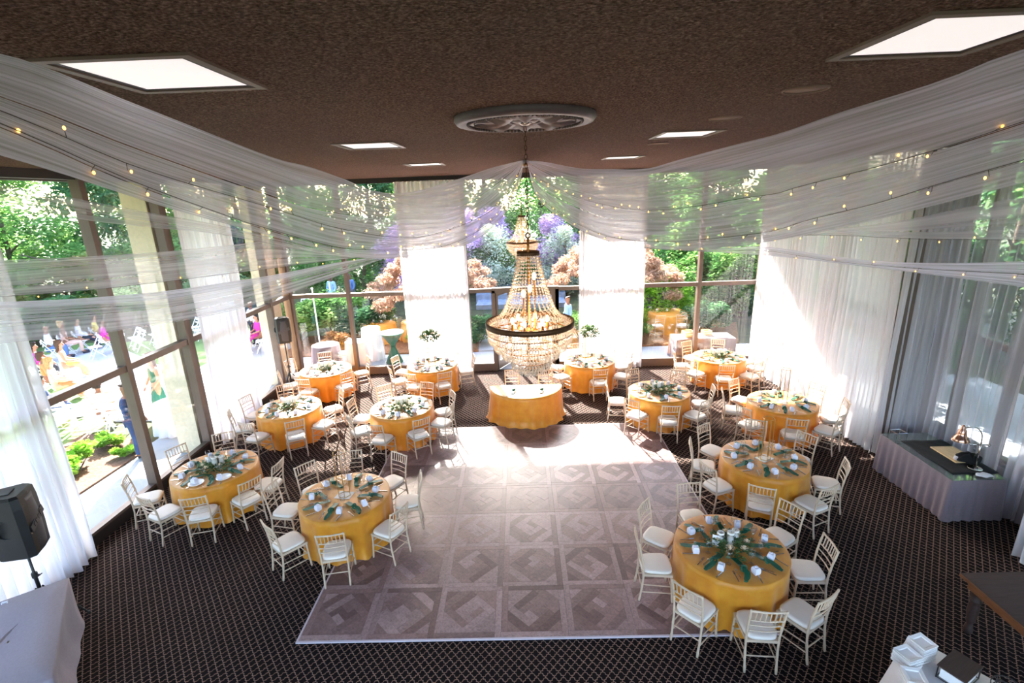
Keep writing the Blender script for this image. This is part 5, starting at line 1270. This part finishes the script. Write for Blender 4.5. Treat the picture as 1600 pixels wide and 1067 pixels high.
for x, y, a, l in [(-6.1, 16.3, 2.2, 'ivory chair outside beside the dark round table'), (-5.5, 18.2, 0, 'ivory chair outside before the left gold table'), (-3.9, 18.35, .3, 'ivory chair outside before the right gold table'), (5.2, 18.7, .2, 'ivory chair outside, left of two before the gold table'), (6.1, 18.65, -.3, 'ivory chair outside, right of two before the gold table')]:
    place('chair', chair, (x, y, max(0, hill(x, y)+.06)), a, l, 'ivory chairs outdoors')
g2 = skirted('outdoor_buffet', 'grey covered buffet table outside the right back window', 5.0, 6.9, 15.62, 16.4, .76, M['greycloth'], 6)
for x, y, s, l in ((5.5, 16.05, 1.0, 'wooden crate on the outdoor grey buffet, left one'), (6.15, 16.2, .8, 'wooden crate on the outdoor grey buffet, right one')):
    o = thing('wooden_crate', l, 'crate', (x, y, .762), .2, 'wooden crates')
    for k in range(4):
        mr = Matrix.Rotation(k*pi/2, 4, 'Z')
        for j in range(2): part('slat', MB().box(-.16*s, .16*s, .15*s, .165*s, .01+.09*j*s, .09*s+.09*j*s, mr), M['bamboo'], o)
    part('bottom', MB().box(-.15*s, .15*s, -.15*s, .15*s, 0, .015), M['bamboo'], o)
lpst = thing('garden_pole', 'thin white pole standing in the left back hedge', 'pole', (-7.6, 18.0, 0))
part('shaft', MB().tube((0, 0, 0), (0, 0, 2.4), .03, .025, 8), M['whitewood'], lpst); part('cap', MB().ball((0, 0, 2.42), .045), M['whitewood'], lpst, True)

# ------------------------------------------------------------------ people
def skin_mesh(name, pts, edges, m, parent, sub=2):
    me = bpy.data.meshes.new(name); me.from_pydata([p[:3] for p in pts], edges, []); me.materials.append(m); me.update()
    o = bpy.data.objects.new(name, me); C.objects.link(o); o.parent = parent
    o.modifiers.new('skin', 'SKIN'); sm = o.modifiers.new('smooth', 'SUBSURF'); sm.levels = 1; sm.render_levels = sub
    for i, p in enumerate(pts):
        d = me.skin_vertices[0].data[i]; d.radius = (p[3], p[4] if len(p) > 4 else p[3]); d.use_root = (i == 0)
    o.modifiers['skin'].use_smooth_shade = True
    return o
SK = {k: mat('skin_'+k, c, .55, 0, .06, 6) for k, c in dict(dark='#6b4330', brown='#94634a', tan='#c08a6c', light='#e0b096').items()}
HR = {k: mat('hair_'+k, c, .7, 0, .3, 40, .3) for k, c in dict(black='#1c1614', brown='#4a3022', blond='#b58c5c').items()}
FB = {k: mat('fabric_'+k, c, .75, 0, .08, 14, .1) for k, c in dict(white='#f1eff0', navy='#22406e', blue='#8fb4e0', steelblue='#4f70a8', magenta='#d63aa6', peach='#f0cfae', yellow='#e6c860', orange='#d98450', blush='#e8c0ae', green='#1d6b56', denim='#5878a8', cardigan='#e4e2ee', dark='#262a38').items()}
eye_m = mat('eye_dark', '#15110f', .3)
def person(label, pos, rotz, pose, skin, hair, hlen, top, bottom, skirt=False, sleeves=True, jacket=False):
    t = thing('person', label, 'person', pos, rotz); sk = SK[skin]
    sit = pose == 'sit'; b = -.43 if sit else 0.0
    def z(h): return h+b
    hip = z(.92); P = [(0, 0, hip, .13, .1), (0, -.01, z(1.12), .12, .09), (0, 0, z(1.32), .14, .1), (0, .0, z(1.45), .07, .06), (0, .01, z(1.52), .05, .05), (0, .02, z(1.60), .085, .09), (0, .02, z(1.68), .088, .098), (0, .015, z(1.745), .06, .07)]
    E = [(i, i+1) for i in range(7)]
    def add(q, par): P.append(q); E.append((par, len(P)-1)); return len(P)-1
    legs = []; arms = []
    for s in (-1, 1):
        h = add((s*.1, .01, hip-.04, .09), 0)
        if sit: k = add((s*.12, .43, .5, .062), h); a = add((s*.12, .42, .1, .04), k); tt = add((s*.13, .58, .035, .03), a)
        else: k = add((s*.11, .03, .5, .06), h); a = add((s*.11, .0, .09, .04), k); tt = add((s*.12, .16, .035, .03), a)
        legs.append((h, k, a, tt))
        sh = add((s*.17, 0, z(1.40), .055), 2); el = add((s*.24, .0 if not sit else .06, z(1.13), .042), sh)
        wr = add((s*.2, .14, z(.93), .028), el) if not sit else add((s*.13, .3, .62, .028), el)
        arms.append((sh, el, wr))
    skin_mesh('body', P, E, sk, t)
    for (sh, el, wr), s in zip(arms, (-1, 1)):
        w = Vector(P[wr][:3]); d = (w-Vector(P[el][:3])).normalized(); sd = d.cross(Vector((0, 0, 1))).normalized(); hm = MB()
        hm.path([w-d*.01, w+d*.05, w+d*.09], [.024, .036, .03], 8, flat=.5)
        for i in range(4):
            q = w+d*.085+sd*(-.026+.017*i); L_ = (.06, .075, .08, .065)[i]; hm.path([q, q+d*L_*.5, q+d*L_-Vector((0, 0, .02))], [.009, .008, .006], 5)
        q = w+d*.03-sd*.03*s; hm.path([q, q+d*.03-sd*.03*s, q+d*.06-sd*.035*s], [.011, .009, .007], 5)
        part('hand', hm, sk, t, True)
    fc = MB()
    hd = z(1.645); fc.ball((-.034, .108, hd), .011).ball((.034, .108, hd), .011); part('eyes', fc, eye_m, t, True)
    part('nose', MB().path([(0, .112, hd+.005), (0, .13, hd-.03), (0, .11, hd-.04)], [.008, .014, .01], 6), sk, t, True)
    part('mouth', MB().path([(-.022, .104, hd-.07), (0, .113, hd-.072), (.022, .104, hd-.07)], [.003, .006, .003], 5), mat_lip, t, True)
    part('ears', MB().ball((-.09, .02, hd-.01), .012, .02, .03).ball((.09, .02, hd-.01), .012, .02, .03), sk, t, True)
    if hlen >= 0:
        hp = [(0, -.015, z(1.70), .1, .108), (0, -.005, z(1.76), .07, .08)]; he = [(0, 1)]
        if hlen > 0: hp += [(0, -.055, z(1.6), .095, .06), (0, -.075, z(1.6-.25*hlen), .1, .05)]; he += [(0, 2), (2, 3)]
        skin_mesh('hair', hp, he, HR[hair], t)
    g = .022 if not jacket else .035
    tp = [(0, 0, hip+.02, .13+g, .1+g), (0, -.01, z(1.12), .12+g, .09+g), (0, 0, z(1.33), .14+g, .1+g), (0, 0, z(1.44), .075+g, .065+g)]; te = [(0, 1), (1, 2), (2, 3)]
    if sleeves:
        for (sh, el, wr) in arms:
            o = len(tp); c = P[el]; w = Vector(P[wr][:3]); e2 = Vector(c[:3])
            tp += [P[sh][:3]+(.055+g*.9,), c[:3]+(.042+g*.8,)]; te += [(2, o), (o, o+1)]
            if jacket or sleeves == 2: q = e2.lerp(w, .85); tp.append((q.x, q.y, q.z, .03+g*.7)); te.append((o+1, o+2))
    if jacket and not sit: tp.append((0, .0, hip-.14, .15+g, .12+g)); te.append((0, len(tp)-1))
    skin_mesh('jacket' if jacket else 'top', tp, te, FB[top], t)
    if jacket: part('shirt_front', MB().prism([(-.05, 0), (.05, 0), (.03, .02), (-.03, .02)], z(1.02), z(1.42), Matrix.Translation((0, .128, 0))), FB['white'], t)
    if skirt:
        if sit: sp = [(0, .0, hip, .19, .15), (0, .22, .52, .2, .13), (0, .44, .45, .21, .12), (0, .5, .22, .22, .11), (0, .52, .08, .23, .12)]
        else: sp = [(0, 0, hip+.05, .15, .12), (0, 0, .7, .19, .16), (0, 0, .4, .23, .2), (0, 0, .12, .27, .23)]
        skin_mesh('skirt', sp, [(i, i+1) for i in range(len(sp)-1)], FB[bottom], t)
    else:
        bp = [(0, 0, hip, .135, .11)]; be = []
        for h, k, a, tt in legs:
            o = len(bp); q = P[a]; bp += [P[h][:3]+(.105,), P[k][:3]+(.078,), (q[0], q[1], q[2]+.0, .058)]; be += [(0, o), (o, o+1), (o+1, o+2)]
        skin_mesh('trousers', bp, be, FB[bottom], t)
        for h, k, a, tt in legs:
            q = P[tt]; part('shoe', MB().path([(q[0], q[1]-.17, .045), (q[0], q[1]-.06, .05), (q[0], q[1]+.05, .035)], [.045, .048, .03], 8, flat=.9), FB['dark'], t, True)
    return t
mat_lip = mat('lips', '#a05a54', .5)
A = -.75
person('bald guest in a white shirt and jeans seated at the lawn row', (-17.9, 18.0, 0), -.9, 'sit', 'brown', 'black', -1, 'white', 'denim', sleeves=2)
person('seated guest in a strapless blush top among the lawn seats', (-17.8, 18.58, 0), -.8, 'sit', 'brown', 'blond', .2, 'blush', 'blush', sleeves=False)
person('seated guest in a pale lilac cardigan with dark hair up', (-17.75, 19.2, 0), -.8, 'sit', 'tan', 'black', .1, 'cardigan', 'dark', True, sleeves=2)
person('seated guest in a pale yellow top beside the lilac cardigan', (-17.6, 19.85, 0), -.8, 'sit', 'tan', 'black', .3, 'yellow', 'dark', True)
person('guest in bright pink seated behind the window mullion', (-16.5, 18.9, 0), -.8, 'sit', 'tan', 'black', .5, 'magenta', 'magenta', True)
person('guest with long dark hair in a magenta top at the aisle', (-16.0, 15.5, 0), -.8, 'sit', 'tan', 'black', .9, 'magenta', 'dark')
person('guest in peach top and long yellow skirt seated by the aisle', (-15.3, 15.7, 0), -.9, 'sit', 'tan', 'brown', .9, 'peach', 'yellow', True, sleeves=False)
person('guest in orange leaning between magenta and blond guests', (-14.6, 14.3, 0), -.8, 'sit', 'brown', 'brown', .3, 'orange', 'cardigan', True)
person('guest with curly blond hair in a blush dress by the aisle', (-13.8, 13.7, 0), -.7, 'sit', 'light', 'blond', .6, 'blush', 'orange', True)
person('dark haired guest in a deep blue top low at the left', (-12.5, 12.0, 0), -.6, 'sit', 'brown', 'black', .1, 'navy', 'navy', sleeves=2)
person('long haired woman in a green dress standing on the patio', (-9.75, 12.35, 0), 2.6, 'stand', 'tan', 'brown', 1.0, 'green', 'green', True, sleeves=False)
person('man in a royal blue coat walking past the left window', (-8.75, 10.15, 0), -1.2, 'stand', 'brown', 'black', .0, 'navy', 'navy', jacket=True)
person('dark haired guest in blush seated at the lawn edge', (-10.7, 11.65, 0), .5, 'sit', 'brown', 'black', .1, 'blush', 'blush', True)
person('man in a white shirt seen above the transom left of the corner', (-10.7, 19.3, 0), 2.6, 'stand', 'dark', 'black', .0, 'white', 'dark', sleeves=2)
person('woman in magenta seated beside the corner pillar', (-10.35, 18.95, 0), 2.4, 'sit', 'tan', 'black', .4, 'magenta', 'magenta', True)
person('guest in a bright orange dress seated on the right lawn block', (-10.35, 17.85, 0), 2.2, 'sit', 'brown', 'black', .4, 'orange', 'orange', True)
person('guest in a pale shirt seated low beside the left curtain', (-9.4, 15.3, 0), 2.0, 'sit', 'brown', 'black', .0, 'cardigan', 'dark', sleeves=2)
person('man in a pale blue suit standing behind the clipped hedge', (-9.4, 24.6, hill(-9.4, 24.6)+.06), 2.8, 'stand', 'dark', 'black', .0, 'blue', 'blue', jacket=True)
person('man in a darker blue suit behind the window post', (-8.55, 24.9, hill(-8.55, 24.9)+.06), 2.8, 'stand', 'dark', 'black', .0, 'steelblue', 'steelblue', jacket=True)
person('man in a light blue shirt outside right of the glass doors', (1.75, 18.3, .03), 1.9, 'stand', 'brown', 'black', .0, 'blue', 'dark', sleeves=2)
